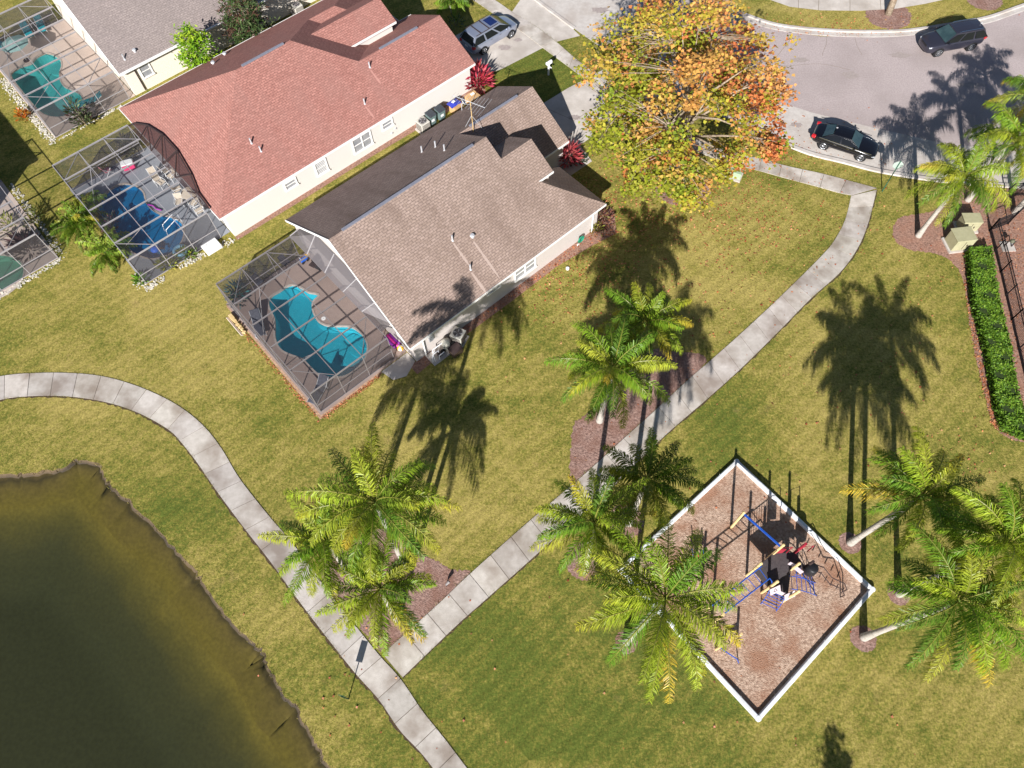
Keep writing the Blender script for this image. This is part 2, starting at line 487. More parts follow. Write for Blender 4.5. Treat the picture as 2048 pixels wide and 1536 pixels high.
POOL_W = [Vector((_c.x + 2.4 * math.cos(a) * 1.0, _c.y + 2.0 * math.sin(a), 0)) for a in [i * math.pi / 12 for i in range(24)]]
shore = [(0, 949), (62, 945), (124, 935), (157, 919), (195, 928), (207, 952), (232, 979), (269, 1012), (306, 1049), (339, 1086), (385, 1132), (410, 1169), (451, 1227), (497, 1277), (526, 1302), (538, 1335), (559, 1376), (588, 1409), (617, 1459), (637, 1496), (662, 1536), (740, 1640), (800, 1800), (700, 2050), (300, 2300), (-500, 2400), (-1000, 1900), (-1000, 1300), (-600, 1000), (-250, 965)]
_r = random.Random(3)
SHORE = [p + Vector((_r.uniform(-.10, .10), _r.uniform(-.10, .10))) for p in smooth_loop(GL(shore), 6)]
lawn = flat('lawn', [(-200, -90), (200, -90), (200, 230), (-200, 230)], 0, m_lawn,
            holes=[SHORE, POOL_G, POOL_R, POOL_T, POOL_W])

# ---- pond: mud bank, bed and water
def inset(loop, d, sm):
    n = len(loop)
    A = sum(a.x * b.y - b.x * a.y for a, b in zip(loop, loop[1:] + loop[:1]))
    sg = 1 if A > 0 else -1
    nr = []
    for i in range(n):
        e = loop[(i + 1) % n] - loop[i - 1]
        nr.append(Vector((-e.y, e.x)).normalized() * sg)
    for _ in range(sm):
        nr = [(nr[i - 1] + nr[i] * 2 + nr[(i + 1) % n]).normalized() for i in range(n)]
    res = [loop[i] + nr[i] * d for i in range(n)]
    for _ in range(sm):
        res = [(res[i - 1] + res[i] * 2 + res[(i + 1) % n]) / 4 for i in range(n)]
    return res
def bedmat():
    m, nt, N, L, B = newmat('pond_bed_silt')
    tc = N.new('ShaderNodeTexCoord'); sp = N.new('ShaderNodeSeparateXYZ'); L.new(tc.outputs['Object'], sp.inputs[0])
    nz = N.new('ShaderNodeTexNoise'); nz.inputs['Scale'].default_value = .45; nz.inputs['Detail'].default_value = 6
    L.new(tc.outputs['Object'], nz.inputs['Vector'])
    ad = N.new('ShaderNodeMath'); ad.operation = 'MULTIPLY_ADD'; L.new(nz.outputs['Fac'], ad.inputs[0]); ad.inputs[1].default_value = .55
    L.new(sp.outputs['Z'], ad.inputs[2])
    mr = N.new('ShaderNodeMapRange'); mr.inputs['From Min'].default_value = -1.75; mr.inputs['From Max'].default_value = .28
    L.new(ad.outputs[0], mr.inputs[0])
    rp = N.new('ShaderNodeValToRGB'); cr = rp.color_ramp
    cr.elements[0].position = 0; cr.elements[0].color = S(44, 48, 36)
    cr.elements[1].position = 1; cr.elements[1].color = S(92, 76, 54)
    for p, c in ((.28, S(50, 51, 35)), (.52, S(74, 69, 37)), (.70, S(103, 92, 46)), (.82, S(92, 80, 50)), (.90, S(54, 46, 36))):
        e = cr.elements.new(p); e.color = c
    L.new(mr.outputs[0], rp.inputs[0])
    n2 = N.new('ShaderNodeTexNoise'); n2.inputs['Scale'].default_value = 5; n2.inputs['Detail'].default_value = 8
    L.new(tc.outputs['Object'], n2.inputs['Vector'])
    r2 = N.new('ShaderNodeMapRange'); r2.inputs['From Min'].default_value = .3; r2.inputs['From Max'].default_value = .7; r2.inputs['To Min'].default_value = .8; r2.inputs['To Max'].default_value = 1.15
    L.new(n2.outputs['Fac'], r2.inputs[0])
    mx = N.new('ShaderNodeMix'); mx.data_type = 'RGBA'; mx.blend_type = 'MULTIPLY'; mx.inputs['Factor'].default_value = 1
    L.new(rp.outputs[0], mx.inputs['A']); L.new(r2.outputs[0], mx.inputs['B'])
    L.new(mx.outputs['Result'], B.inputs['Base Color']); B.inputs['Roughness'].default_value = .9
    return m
SH2 = [Vector((p.x, p.y)) for p in SHORE]
import numpy as np
levels = [(0, 0.0, 0), (.07, -.08, 0), (.22, -.2, 0), (.6, -.36, 0), (1.1, -.47, 1), (1.95, -.60, 2)]
b = MB(); rings = []
for d, z, sm in levels:
    L_ = inset(SH2, d, sm) if d else SH2
    rings.append([b.vert((p.x, p.y, z)) for p in L_])
n = len(SH2)
for a, c in zip(rings, rings[1:]):
    for i in range(n): b.f.append([a[i], a[(i + 1) % n], c[(i + 1) % n], c[i]])
A_ = np.array([(p.x, p.y) for p in SH2]); B_ = np.roll(A_, -1, 0); E_ = B_ - A_
gx_ = np.arange(A_[:, 0].min(), A_[:, 0].max() + .6, .55); gy_ = np.arange(A_[:, 1].min(), A_[:, 1].max() + .6, .55)
Pg = np.array([(x, y) for x in gx_ for y in gy_])
D_ = np.full(len(Pg), 1e9); ins = np.zeros(len(Pg), bool)
for a, c, e in zip(A_, B_, E_):
    t_ = np.clip(((Pg - a) @ e) / (e @ e), 0, 1)
    D_ = np.minimum(D_, np.hypot(*(Pg - a - t_[:, None] * e).T))
    if abs(e[1]) > 1e-9:
        cr_ = ((a[1] > Pg[:, 1]) != (c[1] > Pg[:, 1])) & (Pg[:, 0] < e[0] * (Pg[:, 1] - a[1]) / e[1] + a[0])
        ins ^= cr_
Zg = -.12 - np.interp(D_, [0, .6, 1.1, 1.9, 3.2, 4.8, 7, 30], [.20, .26, .37, .52, 1.0, 1.55, 2.0, 2.1])
idg = {}
ny_ = len(gy_)
for k in range(len(Pg)):
    if ins[k] and D_[k] > .75: idg[k] = b.vert((Pg[k][0], Pg[k][1], Zg[k]))
for k in list(idg):
    q = (k, k + ny_, k + ny_ + 1, k + 1)
    if (k + 1) % ny_ and all(m in idg for m in q): b.f.append([idg[m] for m in q])
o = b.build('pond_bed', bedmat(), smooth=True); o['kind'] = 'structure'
flat('pond_water', inset(SH2, .06, 0), -.17, m_pond)
b = MB(); _r = random.Random(11)      # reeds and mud clumps on the pond edge
for k in range(520):
    i = _r.randrange(0, 21 * 6); p = SH2[i].lerp(SH2[i + 1], _r.random())
    q = p + Vector((_r.gauss(0, .1), _r.gauss(0, .1)))
    h = _r.uniform(.05, .22); a = _r.uniform(0, 6.28); w = .02
    dx, dy = math.cos(a) * w, math.sin(a) * w; lx, ly = _r.uniform(-.1, .1), _r.uniform(-.1, .1)
    g_ = _r.random(); b.col = S(150 - 40 * g_, 130 - 20 * g_, 80 - 30 * g_)
    b.face([(q.x - dx, q.y - dy, -.1), (q.x + dx, q.y + dy, -.1), (q.x + lx, q.y + ly, h)])
tag(b.build('shore_grass', m_leaf), 'dry grass fringe along the pond bank', 'grass', kind='stuff')

# ---- concrete walks made of slabs
def walk(name, pairs, slab=1.52, z=.035, sub=5, seed=1, soil=None):
    r_ = random.Random(seed)
    Lp = smooth_line(GL([p[0] for p in pairs]), 10); Rp = smooth_line(GL([p[1] for p in pairs]), 10)
    cum = [0]
    for i in range(1, len(Lp)): cum.append(cum[-1] + (((Lp[i] + Rp[i]) - (Lp[i - 1] + Rp[i - 1])) / 2).length)
    def at(s):
        s = max(0, min(cum[-1], s))
        for i in range(1, len(cum)):
            if cum[i] >= s:
                t = (s - cum[i - 1]) / max(1e-6, cum[i] - cum[i - 1])
                return Lp[i - 1].lerp(Lp[i], t), Rp[i - 1].lerp(Rp[i], t)
        return Lp[-1], Rp[-1]
    b = MB(); s = 0; g = .016
    while s < cum[-1] - .2:
        e = min(s + slab, cum[-1])
        v = r_.uniform(.86, 1.06); b.col = (v, v * r_.uniform(.985, 1.0), v * r_.uniform(.96, 1.0), 1)
        dz = r_.uniform(-.004, .006)
        ring = []
        for k in range(sub + 1):
            l, r = at(s + g + (e - s - 2 * g) * k / sub)
            ring.append([b.vert((l.x, l.y, 0)), b.vert((l.x, l.y, z + dz)), b.vert((r.x, r.y, z + dz)), b.vert((r.x, r.y, 0))])
        for a, c in zip(ring, ring[1:]):
            for q in range(3): b.f.append([a[q + 1], a[q], c[q], c[q + 1]])
        b.f.append(ring[0]); b.f.append(ring[-1][::-1])
        s = e
    o = b.build(name, m_conc); o['kind'] = 'structure'
    jb = MB()
    k = int(cum[-1] / .6)
    R_ = [at(cum[-1] * i / k) for i in range(k + 1)]
    for a, c in zip(R_, R_[1:]):
        jb.face([(a[0].x, a[0].y, .012), (a[1].x, a[1].y, .012), (c[1].x, c[1].y, .012), (c[0].x, c[0].y, .012)][::-1])
    o = jb.build(name + '_joint_bed', m_joint); o['kind'] = 'structure'
    if soil:
        sb = MB(); r2 = random.Random(seed + 5); prev = None
        for a in [at(cum[-1] * i / (k * 3)) for i in range(k * 3 + 1)]:
            e = a[1] if soil > 0 else a[0]; dr = (a[1] - a[0]).normalized() * (1 if soil > 0 else -1)
            q = e + dr * abs(soil) * r2.uniform(.4, 1.5)
            cur = ((e.x, e.y, .006), (q.x, q.y, .006))
            if prev: sb.face([prev[0], prev[1], cur[1], cur[0]])
            prev = cur
        o = sb.build(name + '_soil_edge', m_soil); o['kind'] = 'structure'
    return Lp, Rp
P1 = [((-140, 792), (-140, 848)), ((-70, 768), (-70, 820)), ((0, 753), (0, 800)), ((55, 747), (50, 793)), ((130, 746), (122, 792)), ((200, 752), (185, 799)), ((265, 769), (240, 812)), ((325, 794), (290, 832)), ((372, 822), (338, 860)), ((412, 857), (362, 884)), ((445, 900), (395, 926)), ((480, 958), (432, 980)), ((538, 1032), (490, 1058)), ((584, 1085), (540, 1122)), ((640, 1160), (595, 1198)), ((714.6, 1256), (671, 1297)), ((760, 1312), (714.6, 1351)), ((802, 1359), (757.6, 1399)), ((845, 1422), (800.5, 1461.5)), ((889, 1477), (850, 1515)), ((960, 1570), (920, 1610)), ((1080, 1720), (1040, 1760))]
P2 = [((765, 1308), (805, 1355)), ((874.7, 1210), (911, 1253)), ((928, 1159), (966, 1204)), ((1000, 1094), (1036, 1142)), ((1073, 1030), (1110, 1076)), ((1171, 947), (1208, 990)), ((1248, 877), (1284, 915)), ((1306, 825), (1340, 862)), ((1374, 762), (1405, 806)), ((1436, 708), (1467, 751)), ((1481, 668), (1512, 708)), ((1536, 617), (1565, 655)), ((1588, 567), (1623, 596)), ((1643, 512), (1680, 545)), ((1668, 482), (1715, 497)), ((1690, 440), (1736, 447)), ((1702, 392), (1753, 380))]
EDGES = []
EDGES += list(walk('footpath_pond', P1, seed=1, soil=.11))
EDGES += list(walk('footpath_park', P2, seed=2, soil=.09))
P3 = [((900, -60), (870, -50)), ((989, 0), (958, 8)), ((1024, 24), (990, 30)), ((1066, 50), (1035, 58)), ((1111, 83), (1087, 97)), ((1159, 124), (1153, 146)), ((1250, 190), (1235, 212)), ((1400, 278), (1390, 302)), ((1545, 325), (1540, 348)), ((1640, 347), (1632, 373)), ((1690, 360), (1678, 386)), ((1754, 377), (1704, 391))]
EDGES += list(walk('sidewalk', P3, seed=3, z=.04))
b = MB(); _r = random.Random(19)
for e in EDGES:
    for p, q in zip(e, e[1:]):
        dens = .5 + .5 * math.sin(p.x * 1.7 + p.y * 2.3)
        for k in range(int((q - p).length * 38 * (.25 + dens))):
            c = p.lerp(q, _r.random()) + Vector((_r.gauss(0, .05), _r.gauss(0, .05))); a = _r.uniform(0, 6.28); w = .012
            dx, dy = math.cos(a) * w, math.sin(a) * w; lx, ly = _r.gauss(0, .07), _r.gauss(0, .07)
            g_ = _r.random(); b.col = S(96 + 70 * g_, 108 + 40 * g_, 44 + 36 * g_)
            b.face([(c.x - dx, c.y - dy, 0), (c.x + dx, c.y + dy, 0), (c.x + lx, c.y + ly, _r.uniform(.05, .12))])
tag(b.build('edge_grass', m_leaf), 'ragged grass blades leaning over the walk edges', 'grass', kind='stuff')

# ---- road, gutter, driveways
road = GL([(1480, 30), (1536, 57), (1640, 73), (1761, 74), (1850, 66), (1960, 48), (2060, 18), (2300, -60), (2500, 200), (2300, 330), (2060, 302), (1900, 290), (1753, 257), (1623, 225), (1561, 205), (1440, 150), (1330, 70), (1260, -20), (1220, -120), (1400, -120)])
flat('road', road, .010, m_asph)
apron = GL([(1220, -120), (1260, -20), (1330, 70), (1440, 150), (1561, 205), (1623, 225), (1753, 257), (1900, 290), (2060, 302), (2300, 330), (2300, 400), (2060, 372), (1900, 360), (1766, 340), (1686, 320), (1618, 303), (1540, 272), (1400, 215), (1280, 150), (1160, 66), (1067, -2), (980, -70)])
flat('parking_lane', apron, .016, m_gutter)
def ribbon(name, pts, w, z0, z1, mat):
    P_ = smooth_line(GL(pts), 6); b = MB(); prev = None
    for i, p in enumerate(P_):
        t = (P_[min(i + 1, len(P_) - 1)] - P_[max(i - 1, 0)]).normalized(); nn = Vector((-t.y, t.x)) * w / 2
        cur = [b.vert((p.x - nn.x, p.y - nn.y, z0)), b.vert((p.x - nn.x * .8, p.y - nn.y * .8, z1)), b.vert((p.x + nn.x * .8, p.y + nn.y * .8, z1)), b.vert((p.x + nn.x, p.y + nn.y, z0))]
        if prev:
            for q in range(3): b.f.append([prev[q], prev[q + 1], cur[q + 1], cur[q]][::-1])
        prev = cur
    o = b.build(name, mat); o['kind'] = 'structure'; return o
ribbon('kerb_near', [(980, -72), (1067, -4), (1150, 58)], .35, .015, .10, m_gutter)
ribbon('kerb_near', [(1540, 276), (1618, 307), (1686, 324), (1766, 344), (1900, 364), (2060, 376), (2300, 404)], .40, .015, .11, m_gutter)
ribbon('gutter_far', [(1440, 20), (1536, 52), (1611, 64), (1686, 69), (1761, 70), (1823, 66), (1900, 55), (1973, 42), (2055, 14), (2300, -70)], .62, .006, .03, m_gutter)
ribbon('kerb_far', [(1440, 10), (1536, 46), (1611, 58), (1686, 63), (1761, 64), (1823, 61), (1900, 49), (1973, 36), (2055, 8), (2300, -76)], .30, .0, .12, m_gutter)
flat('sidewalk_far', GL([(1470, -60), (1540, 0), (1580, 14), (1640, 21), (1720, 22), (1790, 18), (1850, 8), (1895, -2), (2000, -50), (1900, -90), (1600, -90)]), .02, m_conc_pale)
b = MB()
for x0, y0, x1, y1 in ((1597, -12, 1597, 17), (1638, -10, 1637, 20), (1700, -10, 1700, 21), (1760, -10, 1762, 19)):
    b.bar(G(x0, y0, .024), G(x1, y1, .024), .04, .004)
o = b.build('sidewalk_joint', m_joint); o['kind'] = 'structure'
flat('driveway_red_house', GL([(930, 165), (1004, 138), (1084, 97), (1112, 84), (1160, 72), (1150, 62), (1067, -2), (1042, -2), (1024, 24), (985, 30), (905, 75), (890, 110)]), .020, m_conc_pale)
flat('driveway_grey_house', GL([(1075, 214), (1135, 177), (1200, 143), (1240, 120), (1290, 130), (1330, 185), (1270, 222), (1205, 258), (1160, 291), (1120, 312)]), .020, m_conc_pale)
flat('entry_walk', GL([(1075, 330), (1120, 300), (1160, 291), (1184, 323), (1138, 354), (1095, 375)]), .026, m_conc_pale)
b = MB()
for a, c in (((1046, 45), (1010, 62)), ((1056, 56), (1093, 88)), ((1034, 42), (1120, 100)), ((1150, 240), (1215, 198)), ((1090, 215), (1150, 242))):
    b.bar(G(*a, .0235), G(*c, .0235), .03, .004)
o = b.build('driveway_joint', m_joint); o['kind'] = 'structure'
b = MB(); _r = random.Random(5)   # hairline cracks in the asphalt
for pts in ([(1598, 70), (1592, 85), (1585, 95)], [(1653, 73), (1652, 90), (1646, 104), (1645, 112)], [(1710, 75), (1714, 92), (1724, 110)], [(1500, 120), (1560, 132), (1640, 128), (1700, 140)]):
    P_ = smooth_line(GL(pts), 5)
    for a, c in zip(P_, P_[1:]): b.bar((a.x, a.y, .012), (c.x + _r.uniform(-.02, .02), c.y, .012), .025, .003)
o = b.build('road_crack', m_joint); o['kind'] = 'structure'

flat('cage_edge_strip', [fr(OG, u, w) for u, w in ((-6.5, 12.3), (-6.64, 12.3), (-6.70, 6), (-6.74, .95), (-1.9, .98), (-1.9, 1.3), (-6.5, 1.3))], .008, M('edge_litter', S(150, 112, 86), S(196, 164, 138), 6, .95, .5))
# oil stains and tyre scuffs on the paved ground
b = MB(); _r = random.Random(23)
for px, py, rx, ry, z_ in ((1668, 292, 1.0, .35, .0185), (1592, 250, .5, .3, .0185), (1700, 150, .7, .4, .0125), (1800, 110, .9, .35, .0125), (1600, 120, .8, .3, .0125), (1010, 95, .6, .35, .0225), (1035, 80, .4, .25, .0225), (1150, 235, .5, .3, .0225), (1940, 170, 1.2, .3, .0125), (1200, 20, .8, .4, .0185)):
    c = G(px, py); pts = []
    for k in range(26):
        a = k * 2 * math.pi / 26; m_ = _r.uniform(.65, 1.2); pts.append((c.x + rx * m_ * math.cos(a), c.y + ry * m_ * math.sin(a), z_))
    b.face(pts)
o = b.build('ground_stain', M('oil_stain', S(150, 139, 135), S(166, 154, 149), 5, .8)); o['kind'] = 'structure'
# ---- mulch beds
def bed(name, pts, z=.007, mat=None, n=5):
    q = smooth_loop(GL(pts), 14); rr = random.Random(len(pts) * 7)
    return flat(name, [p + Vector((rr.gauss(0, .035), rr.gauss(0, .035))) for p in q], z, mat or m_mulch)
bed('mulch_bed', [(1142, 972), (1141, 900), (1148, 850), (1170, 830), (1215, 795), (1290, 705), (1340, 703), (1412, 722), (1300, 835), (1248, 880), (1180, 945)])
bed('mulch_bed', [(775, 1060), (830, 1100), (870, 1120), (905, 1140), (940, 1148), (865, 1228), (830, 1262), (772, 1304), (740, 1280), (700, 1230), (650, 1165), (640, 1110), (700, 1070)])
def ring_bed(px, py, r, mat=None):
    c = G(px, py); r_ = random.Random(int(px))
    return flat('mulch_bed', [(c.x + math.cos(a) * r * r_.uniform(.93, 1.07), c.y + math.sin(a) * r * r_.uniform(.93, 1.07)) for a in [i * math.pi / 30 for i in range(60)]], .0075, mat or m_mulch)
for x, y, r in ((1168, 1122, 1.05), (1252, 1042, 1.0), (1700, 1086, .62), (1727, 1277, .68), (1797, 1188, .6), (1365, 372, 2.0), (1776, 30, 1.9), (1968, -2, 1.5), (1253, 1284, .6)): ring_bed(x, y, r)
bed('mulch_bed', [(1786, 458), (1800, 436), (1832, 428), (1870, 420), (1900, 380), (1985, 385), (2080, 400), (2110, 880), (2048, 884), (2009, 872), (1989, 852), (1979, 829), (1968, 783), (1955, 731), (1948, 692), (1940, 650), (1934, 600), (1924, 555), (1905, 525), (1870, 507), (1820, 500), (1792, 482)], mat=m_redmulch)
flat('mulch_bed', [fr(OG, u, w) for u, w in ((-.3, .2), (-.3, -.6), (4, -.45), (8, -.5), (12, -.45), (15, -.8), (17.2, -1.2), (18.6, .4), (18.4, 2.6), (17.0, 3.9), (16.5, .2))], .009, m_redmulch)
flat('mulch_bed', [fr(OR, u, w) for u, w in ((.2, .1), (.2, -.25), (6, -.3), (12, -.28), (18, -.45), (23.2, -.8), (23.6, .5), (22.3, .5))], .009, m_redmulch)
# playground floor
PT, PR, PB, PL = G(1472, 925), G(1742, 1180), G(1515, 1437), G(1240, 1140)
flat('playground_chips', [PT, PR, PB, PL], .012, m_playmulch)

# ------------------------------------------------------------------ houses
def roof_part(faces, mat, parent, name='roof', thick=.13):
    b = MB()
    for f in faces:
        p = [Vector(q) for q in f]
        nrm = Vector((0, 0, 0))
        for i in range(len(p)):
            a, c = p[i], p[(i + 1) % len(p)]
            nrm += Vector(((a.y - c.y) * (a.z + c.z), (a.z - c.z) * (a.x + c.x), (a.x - c.x) * (a.y + c.y)))
        nrm.normalize()
        if nrm.z < 0: p = p[::-1]; nrm = -nrm
        h = Vector((0, 0, 1)).cross(nrm); h = h.normalized() if h.length > 1e-4 else Vector((1, 0, 0))
        s_ = nrm.cross(h)
        off = 7.3 * len(b.f)
        b.face(p, uv=[(q.dot(h) + off, q.dot(s_)) for q in p])
    return b.build(name, mat, parent, weld=True, mods=[('SOLIDIFY', dict(thickness=thick, offset=-1))])

def fascia(edges, parent, h=.17, w=.035):
    for a, c in edges:
        a, c = Vector(a), Vector(c)
        d = (c - a).normalized()
        MB().bar(a + d * .01 - Vector((0, 0, h * .5 - .015)), c - d * .01 - Vector((0, 0, h * .5 - .015)), w, h).build('fascia', m_trim, parent)

def wall_part(poly, z0, z1, mat, parent, tris=(), name='wall'):
    b = MB().prism(poly, z0, z1)
    for t in tris: b.face(t)
    return b.build(name, mat, parent)

def window(parent, u, w, z, wd, ht, n=1, blind=False, face=-1):
    """sash window on the south-east wall (plane w)"""
    b = MB(); t = .09; yo = face * .035
    b.box((u, w + yo, z + ht / 2), (wd + 2 * t, .07, t)).box((u, w + yo * 1.6, z - ht / 2 - .02), (wd + 2 * t + .08, .14, t))
    for k in range(n + 1):
        x = u - wd / 2 + wd * k / n
        b.box((x + (-t / 2 if k == 0 else t / 2 if k == n else 0), w + yo, z), (t, .07, ht - t))
    fr_ = b.build('window', m_trim, parent)
    g = MB(); s_ = MB()
    for k in range(n):
        x = u - wd / 2 + wd * (k + .5) / n; ww = wd / n - t
        g.face([(x - ww / 2, w + face * .012, z - ht / 2), (x + ww / 2, w + face * .012, z - ht / 2), (x + ww / 2, w + face * .012, z + ht / 2 - .05), (x - ww / 2, w + face * .012, z + ht / 2 - .05)])
        s_.box((x, w + face * .03, z), (ww, .035, .045))
        if blind:
            for q in range(9): s_.box((x, w + face * .022, z - ht / 2 + ht * (q + .5) / 9), (ww, .012, .035))
    g.build('pane', m_glass, fr_); s_.build('sash', m_trim, fr_)

def vent(parent, o, px, py, plane_p, plane_n, h=.42, r=.055, cap=False):
    Rl = Matrix.Rotation(TH, 3, 'Z')
    p = hit(px, py, fr(o, *plane_p), Rl @ Vector(plane_n))
    q = inv(o, p)
    b = MB()
    if cap:
        b.cyl((q.x, q.y, q.z - .1), .10, .30, 12).cyl((q.x, q.y, q.z + .16), .17, .07, 12, .12)
    else:
        b.cyl((q.x, q.y, q.z - .15), r, h + .15, 10)
        b.cyl((q.x, q.y, q.z - .08), r * 2.2, .12, 10, r * 1.1)
    return b.build('vent_pipe', m_pipe, parent)

# grey-brown roofed house in the middle
HG = thing('house', 'white stucco house with taupe brown shingle roof beside the turquoise pool cage', 'house', OG, TH)
roof_part([
    [(-.1, -.15, 2.41), (16.9, -.15, 2.41), (13.63, 3.12, 4.37), (14.95, 3.12, 4.37), (14.95, 5.3, 5.68), (12.3, 5.3, 5.68), (12.3, 6.75, 6.55), (-.1, 6.75, 6.55)],
    [(-.1, 13.65, 2.41), (-.1, 6.75, 6.55), (12.3, 6.75, 6.55), (12.3, 9.77, 4.74), (19.15, 9.77, 4.74), (19.15, 13.65, 2.41)],
    [(12.3, 9.77, 4.74), (19.15, 9.77, 4.74), (19.15, 5.85, 2.39), (12.3, 5.85, 2.39)],
    [(12.3, 5.3, 5.68), (14.95, 5.3, 5.68), (14.95, 7.5, 4.36), (12.3, 7.5, 4.36)],
    [(16.9, -.15, 2.41), (16.9, 4.45, 2.41), (13.63, 4.45, 4.37), (13.63, 3.12, 4.37)]], m_roof_gray, HG)
fascia([((-.1, -.17, 2.41), (16.9, -.17, 2.41)), ((13.63, 3.1, 4.37), (14.97, 3.1, 4.37)), 
        ((-.12, -.15, 2.41), (-.12, 6.75, 6.55)), ((-.12, 6.75, 6.55), (-.12, 13.65, 2.41)), ((15.2, 5.83, 2.39), (19.15, 5.83, 2.39))], HG)
wall_part([(.25, .15), (16.5, .15), (16.5, 4.1), (14.0, 4.1), (14.0, 6.1), (18.85, 6.1), (18.85, 13.4), (.25, 13.4)], 0, 2.42, m_wallgray, HG,
          tris=[[(.25, .15, 2.42), (.25, 6.75, 6.38), (.25, 13.4, 2.42)], [(18.85, 6.1, 2.4), (18.85, 9.77, 4.6), (18.85, 13.4, 2.4)],
                [(14.7, 3.3, 4.35), (14.7, 5.3, 5.55), (14.7, 7.3, 4.3), (14.7, 7.3, 2.9), (14.7, 3.3, 2.4)], [(12.25, 9.7, 3.9), (12.25, 9.7, 4.65), (12.25, 6.75, 6.4), (12.25, 5.3, 5.5), (12.25, 5.3, 2.6)],
                [(12.3, 3.32, 4.3), (14.7, 3.32, 4.3), (14.7, 3.32, 2.5), (12.3, 3.32, 2.5)], [(12.3, 7.25, 4.3), (14.7, 7.25, 4.3), (14.7, 7.25, 2.5), (12.3, 7.25, 2.5)]])
b = MB(); b.bar((.9, 6.75, 6.60), (11.2, 6.75, 6.60), .18, .08)
b.build('ridge_vent', m_ridge, HG)
MB().bar((13.3, 9.77, 4.79), (17.7, 9.77, 4.79), .17, .08).build('ridge_vent', m_ridge, HG)
NSE = Vector((0, -.6, 1)).normalized(); NNW = Vector((0, .6, 1)).normalized()
for x, y, c in ((905, 480, 0), (945, 474, 1), (941, 538, 0)): vent(HG, OG, x, y, (0, 0, 2.5), NSE, cap=bool(c))
for x, y in ((844, 304), (871, 294), (889, 301)): vent(HG, OG, x, y, (0, 13.5, 2.5), NNW, h=.5)
def wu(o, px, py, w=.15):
    return inv(o, hit(px, py, fr(o, 0, w), Matrix.Rotation(TH, 3, 'Z') @ Vector((0, 1, 0))))
q = wu(OG, 1050, 537); window(HG, q.x, .15, 1.35, 1.75, 1.05, 2)
q = wu(OG, 986, 575); window(HG, q.x, .15, 1.85, .95, .5, 1)
q = wu(OG, 925, 615)
m_ubox = M('utility_grey', S(150, 152, 156), S(170, 172, 176), 5, .5)
for x, z_, sx, sz in ((7.0, 1.7, .5, .45), (1.6, 1.5, .35, .6)): MB().box((x, .09, z_), (sx, .13, sz)).build('meter_box', m_ubox, HG, mods=[BEV(.02, 2)])
for x in (.95, 15.9): MB().tube([(x, .02, 2.3), (x, .02, .15)], .045, 8).build('downspout', m_trim, HG)
MB().box((18.87, 9.75, 1.05), (.06, 4.8, 2.1)).build('garage_door', m_trim, HG)

# pale run-off streaks below the vent pipes
def streak(parent, o, px, py, p0, slope, ln, wd, mat):
    q = inv(o, hit(px, py, fr(o, *p0), Matrix.Rotation(TH, 3, 'Z') @ Vector((0, -slope, 1)).normalized()))
    b = MB(); rr = random.Random(int(px)); prev = None
    for k in range(13):
        f = k / 12; w_ = wd * (.5 + .5 * f) * rr.uniform(.7, 1.2) * (1 - .7 * max(0, f - .7) / .3)
        y = q.y - .1 - ln * f; z_ = q.z - slope * (.1 + ln * f) + .006
        cur = ((q.x - w_, y, z_), (q.x + w_, y, z_))
        if prev: b.face([prev[0], cur[0], cur[1], prev[1]])
        prev = cur
    b.build('runoff_streak', mat, parent)
m_strk = M('streak_grey', S(163, 144, 134), S(171, 153, 144), 9, .9)
for x, y, l_ in ((905, 484, 1.4), (945, 480, 2.4), (941, 542, 1.4)): streak(HG, OG, x, y, (0, 0, 2.5), .6, l_, .12, m_strk)
# red-roofed house behind it
HR = thing('house', 'white stucco house with large faded red shingle roof', 'house', OR, TH)
roof_part([
    [(-.15, -.15, 2.43), (22.8, -.15, 2.43), (22.8, 3.9, 4.45), (15.05, 3.9, 4.45), (11.75, 7.2, 6.1), (7.2, 7.2, 6.1)],
    [(-.15, -.15, 2.43), (7.2, 7.2, 6.1), (-.15, 14.55, 2.43)],
    [(-.15, 14.55, 2.43), (7.2, 7.2, 6.1), (11.75, 7.2, 6.1), (15.05, 10.5, 4.45), (17.5, 10.5, 4.45), (21.55, 14.55, 2.43)],
    [(17.5, 10.5, 4.45), (20.8, 7.2, 2.8), (21.55, 7.2, 2.43), (21.55, 14.55, 2.43)],
    [(15.05, 10.5, 4.45), (17.5, 10.5, 4.45), (20.8, 7.2, 2.8), (18.35, 7.2, 2.8)],
    [(11.75, 7.2, 6.1), (15.05, 3.9, 4.45), (18.35, 7.2, 2.8), (15.05, 10.5, 4.45)],
    [(15.05, 3.9, 4.45), (22.8, 3.9, 4.45), (22.8, 7.95, 2.43), (19.1, 7.95, 2.43)],
    [(13.85, 8.1, 5.05), (20.2, 8.1, 5.05), (20.2, 6.15, 4.03), (15.9, 6.15, 4.03)],
    [(13.85, 8.1, 5.05), (15.9, 10.05, 4.03), (20.2, 10.05, 4.03), (20.2, 8.1, 5.05)]], m_roof_red, HR)
fascia([((-.15, -.17, 2.43), (22.8, -.17, 2.43)), ((-.17, -.15, 2.43), (-.17, 14.55, 2.43)), ((19.1, 7.97, 2.43), (22.8, 7.97, 2.43)),
        ((15.9, 6.13, 4.03), (20.2, 6.13, 4.03)), ((-.15, 14.57, 2.43), (21.55, 14.57, 2.43)), ((21.57, 7.2, 2.43), (21.57, 14.55, 2.43))], HR)
